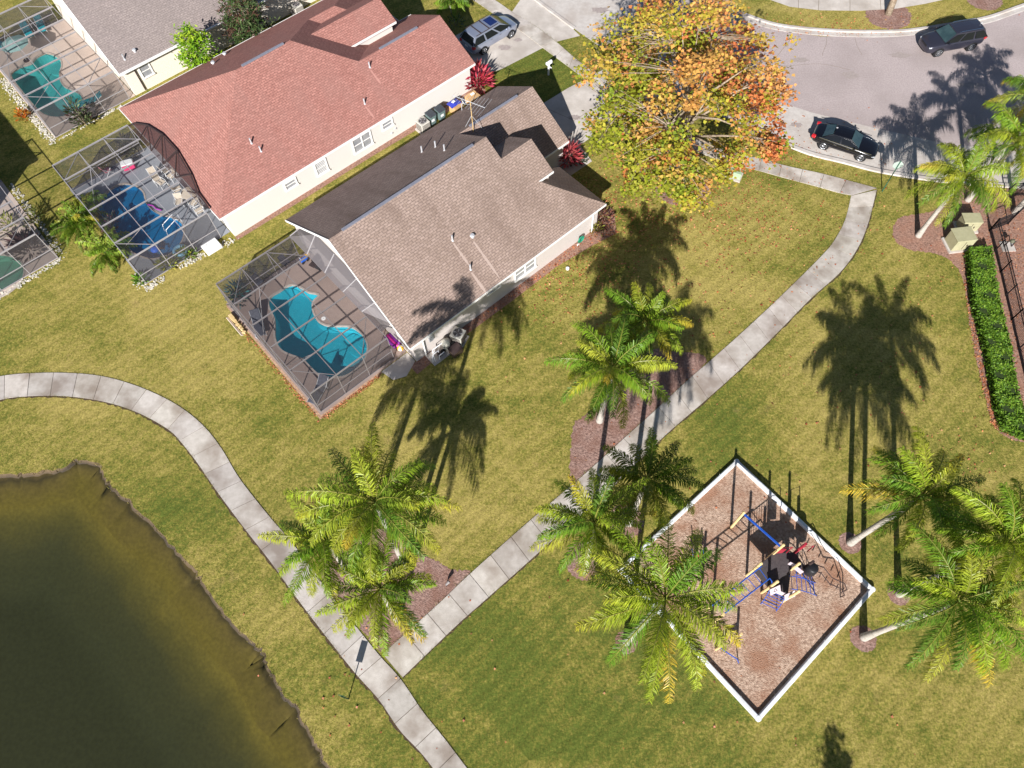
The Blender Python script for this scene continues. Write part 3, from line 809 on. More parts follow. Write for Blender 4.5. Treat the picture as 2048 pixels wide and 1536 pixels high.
wall_part([(.25, .15), (22.45, .15), (22.45, 7.6), (19.7, 7.6), (19.7, 9.6), (21.2, 9.6), (21.2, 14.2), (.25, 14.2)], 0, 2.44, m_wall, HR,
          tris=[[(22.45, .15, 2.44), (22.45, 3.9, 4.3), (22.45, 7.6, 2.44)], [(15.5, 6.4, 2.3), (19.9, 6.4, 2.3), (19.9, 6.4, 4.0), (15.5, 6.4, 4.0)],
                [(19.9, 6.4, 2.3), (19.9, 9.8, 2.3), (19.9, 9.8, 4.0), (19.9, 8.1, 4.9), (19.9, 6.4, 4.0)]])
MB().bar((7.7, 7.2, 6.15), (11.2, 7.2, 6.15), .18, .08).build('ridge_vent', m_ridge, HR)
MB().bar((17.0, 3.9, 4.50), (20.6, 3.9, 4.50), .18, .08).build('ridge_vent', m_ridge, HR)
NSE5 = Vector((0, -.5, 1)).normalized(); NNW5 = Vector((0, .5, 1)).normalized()
for x, y in ((739.5, 134), (729.5, 207), (522, 302), (503, 286)): vent(HR, OR, x, y, (0, 0, 2.5), NSE5)
for x, y in ((427, 128), (450, 110)): vent(HR, OR, x, y, (0, 14.4, 2.5), NNW5, h=.3, cap=True)
for px, py, wd, ht, n, bl, zc in ((578, 360, .85, .62, 1, 0, 1.5), (641, 330, .85, 1.15, 1, 1, 1.35), (723, 279, 1.55, 1.25, 2, 0, 1.35), (773, 242, .85, .62, 1, 0, 1.55)):
    q = wu(OR, px, py); window(HR, q.x, .15, zc, wd, ht, n, bool(bl))
for x, z_ in ((14.45, .55), (14.85, .75)): MB().box((x, .11, z_), (.12, .1, .12)).build('wall_outlet', m_pipe, HR, mods=[BEV(.01, 1)])
MB().tube([(21.9, .05, 1.0), (21.9, -.12, 1.05), (21.9, -.14, .9)], .03, 6).build('tap', m_pipe, HR)
MB().box((22.47, 3.9, 1.05), (.06, 4.8, 2.1)).build('garage_door', m_trim, HR)

m_strk2 = M('streak_red', S(172, 124, 114), S(179, 133, 123), 9, .9)
for x, y, l_ in ((739.5, 138), (729.5, 211)) and ((739.5, 138, 1.1), (729.5, 211, .9)): streak(HR, OR, x, y, (0, 0, 2.5), .5, l_, .11, m_strk2)
# far grey roof, upper left
HT = thing('house', 'cream house with plain grey shingle roof and white gutter at the upper left', 'house', OT, TH)
roof_part([[(.15, -.15, 2.41), (21, -.15, 2.41), (21, 6.75, 6.55), (.15, 6.75, 6.55)], [(.15, 13.65, 2.41), (.15, 6.75, 6.55), (21, 6.75, 6.55), (21, 13.65, 2.41)]], m_roof_far, HT)
fascia([((.13, -.15, 2.41), (.13, 6.75, 6.55)), ((.13, 6.75, 6.55), (.13, 13.65, 2.41)), ((21.02, -.15, 2.41), (21.02, 6.75, 6.55))], HT)
MB().bar((.1, -.24, 2.36), (21, -.24, 2.36), .15, .14).build('gutter', m_trim, HT)
wall_part([(.45, .15), (20.7, .15), (20.7, 13.4), (.45, 13.4)], 0, 2.42, m_wallcream, HT, tris=[[(.45, .15, 2.42), (.45, 6.75, 6.38), (.45, 13.4, 2.42)]])
MB().tube([(1.35, .08, 2.3), (1.35, .08, .1)], .05, 8).build('downspout', m_alumd, HT)
for x, y in ((249, 118), (270, 103)): vent(HT, OT, x, y, (0, 0, 2.5), NSE, cap=(x > 260))
q = wu(OT, 288, 134); window(HT, q.x, .15, 1.5, .8, 1.0, 1)

# two-storey neighbour just outside the frame on the left: its shade falls into the picture
HW = thing('house', 'beige two-storey house west of the lawn beside the left pool cage', 'house', OH, TH)
wall_part([(-18, 4.3), (-5.4, 4.3), (-5.4, 17), (-18, 17)], 0, 5.9, m_wallcream, HW)
roof_part([[(-18.3, 4.0, 5.85), (-5.0, 4.0, 5.85), (-11.6, 10.6, 8.4)], [(-5.0, 4.0, 5.85), (-5.0, 17.2, 5.85), (-11.6, 10.6, 8.4)], [(-5.0, 17.2, 5.85), (-18.3, 17.2, 5.85), (-11.6, 10.6, 8.4)], [(-18.3, 17.2, 5.85), (-18.3, 4.0, 5.85), (-11.6, 10.6, 8.4)]], m_roof_far, HW)

# ------------------------------------------------------------------ pool cages, decks and pools
def deckmat(n, a, b_): return M(n, a, b_, 2.0, .85, .15, 40, c3=tuple(x * .85 for x in a[:3]) + (1,), s3=.5, a3=.6)
m_deck_g = deckmat('brown_deck', S(150, 132, 124), S(160, 142, 133))
m_deck_r = deckmat('slate_deck', S(138, 142, 150), S(150, 154, 160))
m_deck_t = deckmat('tan_deck', S(196, 178, 166), S(206, 189, 176))
def rect(o, u0, u1, w0, w1): return [fr(o, u0, w0), fr(o, u1, w0), fr(o, u1, w1), fr(o, u0, w1)]
def insidepoly(p, loop):
    c = False; n = len(loop)
    for i in range(n):
        a, d = loop[i], loop[i - 1]
        if (a.y > p.y) != (d.y > p.y) and p.x < (d.x - a.x) * (p.y - a.y) / (d.y - a.y) + a.x: c = not c
    return c
flat('pool_deck', rect(OG, -6.55, .2, 1.15, 12.45), .03, m_deck_g, holes=[POOL_G])
flat('pool_deck', rect(OR, -6.6, .2, .75, 12.5), .03, m_deck_r, holes=[POOL_R])
flat('pool_deck', rect(OT, -6.6, .4, .12, 13.3), .03, m_deck_t, holes=[POOL_T])
_W = [p for p in POOL_W]
flat('pool_deck', rect(OH, -6.6, .05, -.05, 10), .03, m_deck_t, holes=[POOL_W])
# cage step / slab outside the grey house
flat('cage_entry_slab', [fr(OG, u, w) for u, w in ((-1.9, 1.1), (.2, 1.1), (.2, .25), (-.9, -.25), (-1.7, .1))], .022, m_gutter)

def pool(loop, label, basin_c, tint, deep, deepdir, steps=(), o=None):
    c = sum((Vector((p.x, p.y, 0)) for p in loop), Vector()) / len(loop)
    t = thing('swimming_pool', label, 'pool', (c.x, c.y, 0))
    L_ = [Vector((p.x - c.x, p.y - c.y)) for p in loop]
    L_ = smooth_loop(L_, 3)
    mb = M(label[:10] + '_plaster', tuple(x * .93 for x in basin_c[:3]) + (1,), basin_c, 1.6, .7, .0, c3=tuple(min(1, x * 1.08) for x in basin_c[:3]) + (1,), s3=3.5, a3=.5)
    b = MB(); n = len(L_)
    dd = Vector(deepdir[:2]).normalized()
    ext = max(abs(p.dot(dd)) for p in L_)
    def dz(p): return -(deep[0] + (deep[1] - deep[0]) * max(0, min(1, .5 + .6 * p.dot(dd) / ext)))
    top = [b.vert((p.x, p.y, .02)) for p in L_]
    I2 = inset(L_, .07, 1)
    bot = [b.vert((p.x, p.y, dz(p))) for p in I2]
    for i in range(n): b.f.append([top[(i + 1) % n], top[i], bot[i], bot[(i + 1) % n]])
    for q in tessellate_polygon([[Vector((p.x, p.y, 0)) for p in I2]]): b.f.append([bot[k] for k in q])
    b.build('basin', mb, t)
    flat_o = MB()
    for p in inset(L_, .01, 0): flat_o.vert((p.x, p.y, -.10))
    for q in tessellate_polygon([[Vector((p.x, p.y, 0)) for p in L_]]): flat_o.f.append(list(q))
    w_ = flat_o.build('water', m_water if tint is None else watermat(label[:8] + '_water', tint), t)
    cb = MB(); O2 = inset(L_, -.10, 0); I3 = inset(L_, .015, 0)
    ids = [[cb.vert((p.x, p.y, .0)), cb.vert((p.x, p.y, .055)), cb.vert((q.x, q.y, .055)), cb.vert((q.x, q.y, -.12))] for p, q in zip(O2, I3)]
    for i in range(n):
        a, d = ids[i], ids[(i + 1) % n]
        for k in range(3): cb.f.append([a[k], a[k + 1], d[k + 1], d[k]])
    cb.build('coping', M(label[:8] + '_coping', S(160, 148, 140), S(178, 168, 160), 6, .8), t)
    for (px, py, r, z) in steps:
        p = G(px, py) - c; sb = MB()
        loopw = [Vector((p.x + c.x + r * math.cos(a), p.y + c.y + r * math.sin(a), 0)) for a in [k * math.pi / 16 for k in range(32)]]
        pts = []
        for q in loopw:
            f = 1.0; cc = Vector((p.x + c.x, p.y + c.y, 0))
            while f > .05 and not insidepoly(cc + (q - cc) * (f + .08), loop): f -= .04
            v = cc + (q - cc) * f; pts.append((v.x - c.x, v.y - c.y))
        if len(pts) > 4: sb.prism(pts, z - .18, z); sb.build('step', mb, t)
    return t
pool(POOL_G, 'bright turquoise kidney shaped pool on brown deck', S(98, 188, 198), (.40, .88, .95, 1), (.55, 1.05), (-1, .2), steps=[(716, 692, 1.35, -.48), (724, 684, .95, -.38), (730, 678, .55, -.28)])
pool(POOL_R, 'deep blue kidney pool on slate grey deck', S(30, 128, 172), (.50, .86, .95, 1), (.34, .5), (-1, .5), steps=[(280, 388, .8, -.26), (350, 470, 1.0, -.28)])
pool(POOL_T, 'teal pool on tan deck in the upper left cage', S(104, 184, 180), (.62, .92, .93, 1), (.55, 1.2), (-1, -.3), steps=[(114, 128, .8, -.42), (154, 198, .8, -.46)])
pool(POOL_W, 'round green pool at the left edge', S(110, 160, 140), (.62, .88, .82, 1), (.5, .9), (-1, 0))

def cage(o, label, u0, u1, w0, w1, h, nb, npur, mat=m_alum, mwall=None, brace=True, kick=True, roofmat=None):
    t = thing('pool_cage', label, 'pool cage', o, TH)
    mwall = mwall or m_screen_wall
    bw = .05
    ws = [w0 + (w1 - w0) * k / nb for k in range(nb + 1)]
    us = [u0 + (u1 - u0) * k / npur for k in range(npur + 1)]
    for w in ws:
        MB().box((u0, w, h / 2), (bw, bw, h)).build('post', mat, t)
    for u in us[1:]:
        MB().box((u, w0, h / 2), (bw, bw, h)).build('post', mat, t)
        MB().box((u, w1, h / 2), (bw, bw, h)).build('post', mat, t)
    for w in ws: MB().bar((u0, w, h + .02), (u1, w, h + .02), .05, .11).build('beam', mat, t)
    for u in us: MB().bar((u, w0, h + .03), (u, w1, h + .03), .04, .05).build('purlin', mat, t)
    for z in (.05, .92):
        for p_, q_ in (((u0, w0, z), (u0, w1, z)), ((u0, w0, z), (u1, w0, z)), ((u0, w1, z), (u1, w1, z))): MB().bar(p_, q_, bw).build('wall_rail', mat, t)
    if brace:
        s_ = (w1 - w0) / nb
        for p_, q_, k_ in (((u0, w0 + s_, h), (us[1], w0, h), .045), ((u0, w1 - s_, h), (us[1], w1, h), .045), ((u0, w0 + s_, .95), (u0, w0 + .02, h - .1), .04), ((u0, w1 - s_, .95), (u0, w1, h - .1), .04),
                           ((us[-2], w0, h), (u1, w0 + s_, h), .045), ((us[-2], w1, h), (u1, w1 - s_, h), .045),
                           ((u0, ws[2], 0), (us[1], ws[1], h), .04), ((u0, ws[-3], 0), (us[1], ws[-2], h), .04)):
            MB().bar(p_, q_, k_ * .8).build('brace', mat, t)
    for f in ([(u0, w0, .05), (u0, w1, .05), (u0, w1, h), (u0, w0, h)], [(u0, w0, .05), (u1, w0, .05), (u1, w0, h), (u0, w0, h)], [(u0, w1, .05), (u1, w1, .05), (u1, w1, h), (u0, w1, h)]):
        MB().face(f).build('screen_wall', mwall, t)
    MB().face([(u0, w0, h + .05), (u1, w0, h + .05), (u1, w1, h + .05), (u0, w1, h + .05)]).build('screen_roof', roofmat or m_screen, t)
    return t
CG = cage(OG, 'grey framed screen cage over the turquoise pool', -6.42, -.70, 1.35, 12.1, 2.5, 5, 3)
# its shallow solid bay that climbs to the gable
Ng = Matrix.Rotation(TH, 3, 'Z') @ Vector((1, 0, 0))
gp = [inv(OG, hit(x, y, fr(OG, .18, 0), Ng)) for x, y in ((602, 455), (628, 463), (668, 507), (712, 547), (752, 604), (788, 665))]
gw = [p.y for p in gp]; gz = [max(2.3, min(p.z, 4.2)) for p in gp]
b = MB(); fb = MB()
for k in range(len(gp) - 1):
    a, c = gp[k], gp[k + 1]
    wa = 12.1 + (1.9 - 12.1) * k / (len(gp) - 1); wc = 12.1 + (1.9 - 12.1) * (k + 1) / (len(gp) - 1)
    b.face([(-.70, wa, 2.57), (-.70, wc, 2.57), (.18, c.y, gz[k + 1]), (.18, a.y, gz[k])])
    fb.bar((-.70, wa, 2.6), (.18, a.y, gz[k] + .03), .05)
b.build('screen_panel', m_screen_pan, CG); fb.build('rafter', m_aluml, CG)

CR = cage(OR, 'screen cage over the deep blue pool of the red roofed house', -6.5, -.55, .75, 12.2, 2.6, 6, 3, mat=m_aluml)
Nsw = Matrix.Rotation(TH, 3, 'Z') @ Vector((-.5, 0, 1)).normalized()
rp_ = [inv(OR, hit(x, y, fr(OR, -.15, 0, 2.5), Nsw)) for x, y in ((270, 249), (296, 253), (325, 271), (355, 304), (383, 352), (398, 390), (420, 420))]
b = MB(); fb = MB()
for k in range(len(rp_) - 1):
    a, c = rp_[k], rp_[k + 1]
    wa = 12.0 + (1.6 - 12.0) * k / (len(rp_) - 1); wc = 12.0 + (1.6 - 12.0) * (k + 1) / (len(rp_) - 1)
    b.face([(-.55, wa, 2.65), (-.55, wc, 2.65), (c.x, c.y, c.z + .12), (a.x, a.y, a.z + .12)])
    fb.bar((-.55, wa, 2.68), (a.x, a.y, a.z + .14), .07).bar((a.x, a.y, a.z + .14), (c.x, c.y, c.z + .14), .09)
    if k in (1, 2, 3): fb.bar((-.55, wc, 2.68), (a.x, a.y, a.z + .15), .06)
b.build('screen_panel', m_screen_dark, CR); fb.build('rafter', m_alumd, CR)
CT = cage(OT, 'screen cage over the teal pool at the upper left', -6.5, -.1, .16, 13.2, 2.6, 6, 3, mat=m_aluml)
CW = cage(OH, 'screen cage at the left edge over the green pool', -6.2, 0, 0, 9.8, 2.6, 5, 3, mat=m_aluml)

# ------------------------------------------------------------------ vegetation
def jit(c, r_, a=.12):
    v = r_.uniform(1 - a, 1 + a)
    return (min(1, c[0] * v * r_.uniform(.94, 1.06)), min(1, c[1] * v), min(1, c[2] * v * r_.uniform(.9, 1.1)), 1)

PG = [S(132, 160, 44), S(116, 150, 42), S(152, 170, 50), S(104, 138, 44), S(164, 174, 58)]
PY = [S(184, 178, 58), S(200, 174, 62), S(168, 170, 54)]
def frond(b, base, az, el0, L, droop, r_, col, width=.5, tipcol=None, nl=112, leafw=.042):
    n = 9; p = Vector(base); pts = [p.copy()]
    h = Vector((math.cos(az), math.sin(az), 0))
    side = Vector((-h.y, h.x, 0)); twist = r_.uniform(-.35, .35); bend = r_.uniform(-.25, .25)
    for k in range(1, n + 1):
        s_ = k / n
        el = el0 - droop * s_ ** 1.25
        hh = (h + side * bend * s_ * s_).normalized()
        p = p + (hh * math.cos(el) + Vector((0, 0, 1)) * math.sin(el)) * (L / n)
        pts.append(p.copy())
    b.col = jit(S(150, 150, 70), r_)
    b.tube(pts, [.035 * (1 - .85 * k / n) + .004 for k in range(n + 1)], 4, cap=False)
    for k in range(nl):
        s_ = .13 + .87 * (k + r_.random() * .7) / nl
        f = s_ * n; i = min(n - 1, int(f)); q = pts[i].lerp(pts[i + 1], f - i)
        t = (pts[i + 1] - pts[i]).normalized()
        lat = t.cross(Vector((0, 0, 1)))
        lat = lat.normalized() if lat.length > .05 else side
        upv = lat.cross(t).normalized()
        prof = min(1, (s_ - .08) * 5) * (1 - .62 * max(0, s_ - .55) / .45)
        ll = width * prof * r_.uniform(.85, 1.15)
        if r_.random() < .12: ll *= .6
        cc = col if not tipcol else tuple(a * (1 - s_ ** 2) + c * s_ ** 2 for a, c in zip(col, tipcol))
        for sg in (-1, 1):
            el = r_.gauss(.06, .55)
            d = (lat * sg * math.cos(el) * .8 + upv * (math.sin(el) - .22 + twist * sg * .3) + t * r_.uniform(.45, .85) - Vector((0, 0, .18))).normalized()
            m1 = q + d * ll * .55
            tip = m1 + (d * .62 + Vector((0, 0, -1)) * r_.uniform(.8, 1.9)) * ll * .5
            w_ = t * leafw * .5
            b.col = jit(cc, r_, .34)
            i0 = [b.vert(v) for v in (q - w_ * .5, q + w_ * .5, m1 + w_, m1 - w_, tip)]
            b.f.append([i0[0], i0[1], i0[2], i0[3]]); b.f.append([i0[3], i0[2], i0[4]])

def palm(px, py, h, label, seed, lean=(0, 0), L=3.2, nf=19, ls=1.28, yellow=(), group='queen palms around the park lawn', dead=0, base=None, trunk_r=.17, shade=1.0):
    r_ = random.Random(seed); L *= ls; nf += 3
    B0 = base or G(px, py)
    t = thing('palm_tree', label, 'palm tree', (B0.x, B0.y, 0), r_.uniform(0, 0), group)
    top = Vector((lean[0], lean[1], h - .35))
    pts = [Vector((top.x * (k / 8) ** 1.4, top.y * (k / 8) ** 1.4, top.z * k / 8)) for k in range(9)]
    tb = MB()
    n = 46
    P_ = []; R_ = []
    for k in range(n + 1):
        f = k / n * 8; i = min(7, int(f)); q = pts[i].lerp(pts[i + 1], f - i)
        P_.append(q); s_ = k / n
        R_.append((trunk_r * (1.35 - .45 * min(1, s_ * 5)) if s_ < .2 else trunk_r * (.9 - .12 * s_)) * (1.0 + .05 * (k % 2)))
    tb.tube(P_, R_, 10)
    tb.build('trunk', m_trunk, t, smooth=True)
    cs = MB(); cs.col = S(120, 150, 60)
    cs.tube([top, top + Vector((0, 0, .35)), top + Vector((0, 0, .75))], [trunk_r * .95, trunk_r * .85, .05], 8)
    cs.build('crownshaft', m_palm, t, smooth=True)
    cr = MB(); a0 = r_.uniform(0, 6.28)
    for k in range(nf):
        f = k / nf
        az = a0 + k * 2.39996 + r_.uniform(-.2, .2)
        el0 = math.radians(82 - 64 * f ** .85 + r_.uniform(-7, 7)); dr = math.radians(82 + 32 * f + r_.uniform(-14, 16))
        c = jit(r_.choice(PG), r_, .15)
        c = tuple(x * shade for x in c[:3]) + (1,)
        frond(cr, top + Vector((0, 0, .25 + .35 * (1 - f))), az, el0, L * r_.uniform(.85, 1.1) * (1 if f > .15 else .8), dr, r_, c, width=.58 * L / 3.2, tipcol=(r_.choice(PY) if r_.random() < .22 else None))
    cr.build('crown', m_palm, t)
    for (az, kind) in yellow:
        yb = MB(); frond(yb, top + Vector((0, 0, .25)), math.radians(az), math.radians(14), L * 1.0, math.radians(62), r_, PY[kind], width=.74, nl=64)
        tag(yb.build('yellow_frond', m_palm, t), 'yellowing lower frond')
    for k in range(dead):
        db = MB(); frond(db, top + Vector((0, 0, .1)), r_.uniform(0, 6.28), math.radians(-20), L * .6, math.radians(50), r_, S(190, 168, 128), width=.22, nl=18)
        tag(db.build('dead_frond', m_palm, t), 'dry tan dead frond')
    return t

palm(1199, 842, 6.5, 'palm with white trunk in the mulch bed beside the upper path, nearest the grey house', 21, (.1, -.1), nf=21, L=2.95)
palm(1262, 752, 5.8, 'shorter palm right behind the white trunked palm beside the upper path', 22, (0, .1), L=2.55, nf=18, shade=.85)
palm(810, 1130, 10.3, 'tallest palm in the bed between the two footpaths, its crown reaching furthest up', 23, (.35, .15), L=3.05, yellow=[(8, 0)], nf=20)
palm(707, 1158, 7.0, 'palm overhanging the pond path with an orange tipped frond', 24, (.35, .1), L=2.65, yellow=[(118, 1)], nf=19)
palm(795, 1238, 6.4, 'low palm above the corner where the two footpaths meet', 25, (.3, .2), L=2.45, yellow=[(-48, 1), (215, 2)], nf=18)
palm(1169, 1143, 8.6, 'palm beside the path left of the playground corner', 26, (-.2, .1), L=2.55, yellow=[(200, 2)], nf=18)
palm(1258, 1047, 6.8, 'dark shaded palm behind the left corner of the playground', 27, (0, .1), L=2.55, nf=17, shade=.75)  # frond colour darkened to paint in the shade over this crown
palm(1253, 1284, 10.8, 'big palm hanging over the left corner of the playground with one drooping yellow frond', 28, (.2, .1), L=3.2, yellow=[(-90, 1), (155, 0)], nf=20)
palm(1700, 1086, 7.2, 'leaning palm right of the playground with a bright golden frond', 29, (.5, .2), L=2.8, yellow=[(165, 1), (108, 0)], nf=18)
palm(1727, 1275, 8.4, 'palm right of the playground with the lowest pale trunk', 30, (.5, .25), L=2.9, yellow=[(-112, 2), (-70, 1)], nf=19)
palm(1797, 1188, 9.2, 'palm at the right edge of the picture behind the two leaning palms', 31, (.3, .2), L=2.75, nf=21)
palm(1836, 472, 5.3, 'wispy palm over the mulch bed beside the stop sign with dead fronds', 32, (.25, .1), L=2.8, dead=6, nf=17, yellow=[(240, 2)])
palm(1935, 401, 5.4, 'wispy palm beside the utility cabinets near the road', 33, (.1, -.2), L=2.75, dead=2, nf=17)
palm(2028, 426, 5.6, 'palm at the right edge behind the iron fence', 34, (.2, .1), L=2.8, nf=16)
palm(1992, 318, 5.2, 'yellow green palm at the road edge by the right side of the picture', 35, (.1, .1), L=2.75, nf=17, yellow=[(200, 2), (260, 0)])
# a palm standing just below the frame whose shade reaches into the lower right lawn


def leaf_tree(name, label, cat, base, ctr, rad, ntip, nleaf, lsize, cols, colfn=None, seed=1, spread=.55, trunk_r=.22, long=1.0, group=None, nlimb=12, twig_r=.018, bark=None, low=-.75, clump=0):
    r_ = random.Random(seed)
    t = thing(name, label, cat, (base[0], base[1], 0), 0, group)
    c0 = Vector(ctr) - Vector((base[0], base[1], 0))
    tips = []
    if clump:
        cl = []
        while len(cl) < ntip // clump:
            v = Vector((r_.uniform(-1, 1), r_.uniform(-1, 1), r_.uniform(low, 1))); l = v.length
            if l > 1 or l < .35 or r_.random() > l: continue
            bump = 1 + .12 * math.sin(5 * math.atan2(v.y, v.x) + seed) + .08 * math.sin(9 * math.atan2(v.y, v.x) + 4 * v.z)
            cl.append(c0 + Vector((v.x * rad[0] * bump, v.y * rad[1] * bump, v.z * rad[2])))
        for q in cl:
            w_ = r_.uniform(.5, .95)
            for k in range(clump): tips.append(q + Vector((r_.gauss(0, w_), r_.gauss(0, w_), r_.gauss(0, w_ * .55))) * .8)
        ntip = len(tips)
    while len(tips) < ntip:
        v = Vector((r_.uniform(-1, 1), r_.uniform(-1, 1), r_.uniform(low, 1)))
        l = v.length
        if l > 1 or l < .3: continue
        if r_.random() > l ** 1.2: continue
        bump = 1 + .14 * math.sin(5 * math.atan2(v.y, v.x) + seed) + .11 * math.sin(9 * math.atan2(v.y, v.x) + 4 * v.z)
        if math.sin(v.x * 7.3 + seed) * math.sin(v.y * 6.7 + 1.3 * seed) * math.sin(v.z * 6.1 + .7) > .30: continue
        tips.append(c0 + Vector((v.x * rad[0] * bump, v.y * rad[1] * bump, v.z * rad[2])))
    wood = MB()
    fork = Vector((c0.x * .3, c0.y * .3, max(.5, c0.z - rad[2] * .75)))
    top = c0 + Vector((0, 0, rad[2] * .55))
    wood.tube([(0, 0, 0), fork * .5 + Vector((.03, 0, 0)), fork, fork.lerp(top, .5), top], [trunk_r * 1.25, trunk_r, trunk_r * .85, trunk_r * .5, trunk_r * .15], 9)
    nodes = [fork.lerp(top, k / 8) for k in range(9)]
    for k in range(nlimb):
        q = tips[r_.randrange(len(tips))]
        s0 = fork.lerp(top, r_.uniform(0, .6)); e = c0.lerp(q, .8)
        mid = s0.lerp(e, .5) + Vector((r_.uniform(-.3, .3), r_.uniform(-.3, .3), r_.uniform(.0, .5)))
        wood.tube([s0, mid, e], [trunk_r * .4, trunk_r * .26, trunk_r * .08], 6)
        nodes += [s0.lerp(mid, .6), mid, mid.lerp(e, .5), e]
    for q in tips:
        a = min(nodes, key=lambda p: (p - q).length)
        m = a.lerp(q, .5) + Vector((r_.uniform(-.12, .12), r_.uniform(-.12, .12), r_.uniform(-.05, .15)))
        wood.tube([a, m, q], [twig_r * 1.6, twig_r, twig_r * .5], 3, cap=False)
    wood.build('trunk', bark or m_bark, t, smooth=True)
    lv = MB()
    for qi, q in enumerate(tips):
        if not clump or qi % clump == 0 or r_.random() < .18: cb_ = colfn(q + Vector((base[0], base[1], 0)), r_) if colfn else r_.choice(cols)
        for k in range(nleaf):
            p = q + Vector((r_.gauss(0, spread), r_.gauss(0, spread), r_.gauss(0, spread * .6))) * .75
            a = r_.uniform(0, 6.283); tilt = r_.gauss(0, .55); tl2 = r_.gauss(0, .55)
            x = Vector((math.cos(a), math.sin(a), math.sin(tilt) * .8)).normalized(); y = Vector((-math.sin(a), math.cos(a), math.sin(tl2) * .8)).normalized()
            s_ = lsize * r_.uniform(.65, 1.25)
            lv.col = jit(cb_ if r_.random() < .86 else (colfn(q + Vector((base[0], base[1], 0)), r_) if colfn else r_.choice(cols)), r_, .2)
            if long > 1.3:
                lv.face([p, p + x * s_ * long * .5 + y * s_ * .28, p + x * s_ * long, p + x * s_ * long * .5 - y * s_ * .28])
            else:
                lv.face([p - x * s_ * .5, p + y * s_ * .55 - x * s_ * .12, p + x * s_ * .15 + y * s_ * .28, p + x * s_ * .62, p + x * s_ * .15 - y * s_ * .28, p - y * s_ * .55 - x * s_ * .12])
    lv.build('crown', m_leaf, t)
    return t

leaf_tree('conical_tree', 'slender dark conical tree standing just below the lower lawn', 'tree', (12.4, -13.6), (12.4, -13.6, 6.3), (.75, .75, 2.6), 90, 26, .2, [S(60, 84, 40), S(74, 96, 46)], seed=77, trunk_r=.1, nlimb=5, spread=.3)

def syc(q, r_):
    f = (q.x - 10.5) / 7.5 * .42 + (q.z - 6.5) / 5.5 * .26 + (q.y - 38) / 7 * .22 + r_.gauss(0, .34)
    if f < -.20: return r_.choice([S(150, 158, 44), S(128, 146, 42), S(172, 168, 60), S(146, 150, 50)])
    if f < .14: return r_.choice([S(182, 168, 60), S(200, 168, 82), S(162, 158, 50), S(198, 152, 80)])
    if f < .44: return r_.choice([S(206, 148, 78), S(212, 164, 96), S(186, 160, 68), S(196, 124, 70)])
    return r_.choice([S(204, 124, 72), S(186, 108, 66), S(214, 150, 92), S(190, 142, 74)])
tb_ = G(1365, 372)
leaf_tree('sycamore_tree', 'large spreading sycamore in orange and yellow autumn leaf beside the street', 'tree', tb_, (10.0, 38.8, 6.9), (6.3, 7.2, 5.6), 840, 30, .215, None, syc, seed=4, trunk_r=.26, nlimb=40, twig_r=.022, spread=.44, clump=7)
# tree whose trunk enters at the top edge
tb2 = G(1776, 29)
leaf_tree('street_tree', 'street tree in the mulch ring across the road, only its trunk in view', 'tree', tb2, (tb2.x + .4, tb2.y + 3.6, 7.2), (3.0, 2.6, 2.6), 120, 22, .26, [S(150, 150, 50), S(190, 140, 70)], seed=9, trunk_r=.24, nlimb=8)
lb = G(425, 165)
leaf_tree('broadleaf_tree', 'bright lime green bushy tree between the red roof and the cream house', 'tree', (lb.x, lb.y), (lb.x - .1, lb.y + .1, 2.6), (1.25, 1.15, 2.3), 110, 30, .22, [S(128, 168, 34), S(110, 152, 34), S(160, 184, 50), S(92, 132, 32)], seed=12, trunk_r=.09, nlimb=8, spread=.32, long=1.6, low=-.9)
mb_ = G(520, 108)
leaf_tree('magnolia_tree', 'dark glossy magnolia growing against the cream house wall', 'tree', (mb_.x, mb_.y), (mb_.x - .2, mb_.y + .1, 3.0), (1.5, 1.35, 2.5), 130, 26, .2, [S(62, 84, 44), S(74, 96, 48), S(50, 68, 38), S(88, 104, 62), S(96, 70, 56)], seed=13, trunk_r=.10, nlimb=8, spread=.34, long=2.1, low=-.9)

def shrub(label, px, py, rx, ry, h, cols, n, ls, seed, long=2.0, name='shrub', z0=.05, group=None, spread=None):
    r_ = random.Random(seed); c = G(px, py)
    t = thing(name, label, 'shrub', (c.x, c.y, 0), 0, group)
    b = MB()
    for k in range(n):
        v = Vector((r_.gauss(0, .5), r_.gauss(0, .5), abs(r_.gauss(0, .55))))
        if v.length > 1: v.normalize()
        p = Vector((v.x * rx, v.y * ry, z0 + v.z * h))
        out = Vector((v.x, v.y, .35 + r_.uniform(-.3, .5))).normalized()
        sd = out.cross(Vector((r_.uniform(-1, 1), r_.uniform(-1, 1), 1))).normalized()
        s_ = ls * r_.uniform(.7, 1.3)
        b.col = jit(r_.choice(cols), r_, .22)
        b.face([p, p + out * s_ * .5 * long + sd * s_ * .3, p + out * s_ * long, p + out * s_ * .5 * long - sd * s_ * .3])
    b.build('foliage', m_leaf, t)
    w = MB()
    for k in range(7):
        a = r_.uniform(0, 6.28); w.tube([(0, 0, 0), (math.cos(a) * rx * .3, math.sin(a) * ry * .3, h * .6)], [.025, .012], 5)
    w.build('stem', m_bark, t)
    return t
RED = [S(178, 48, 72), S(200, 72, 92), S(150, 36, 58), S(214, 104, 110), S(168, 70, 60), S(96, 30, 44)]
shrub('pink red cordyline at the corner of the red roofed house', 955, 170, .95, .9, 1.5, RED, 420, .22, 41, 2.8, 'cordyline_shrub', group='red leaved shrubs by the garages')
shrub('dark red cordyline at the grey roofed house entry walk', 1136, 322, .75, .75, 1.5, [S(150, 52, 60), S(176, 78, 84), S(110, 40, 48), S(190, 96, 92)], 330, .2, 42, 2.8, 'cordyline_shrub', group='red leaved shrubs by the garages')
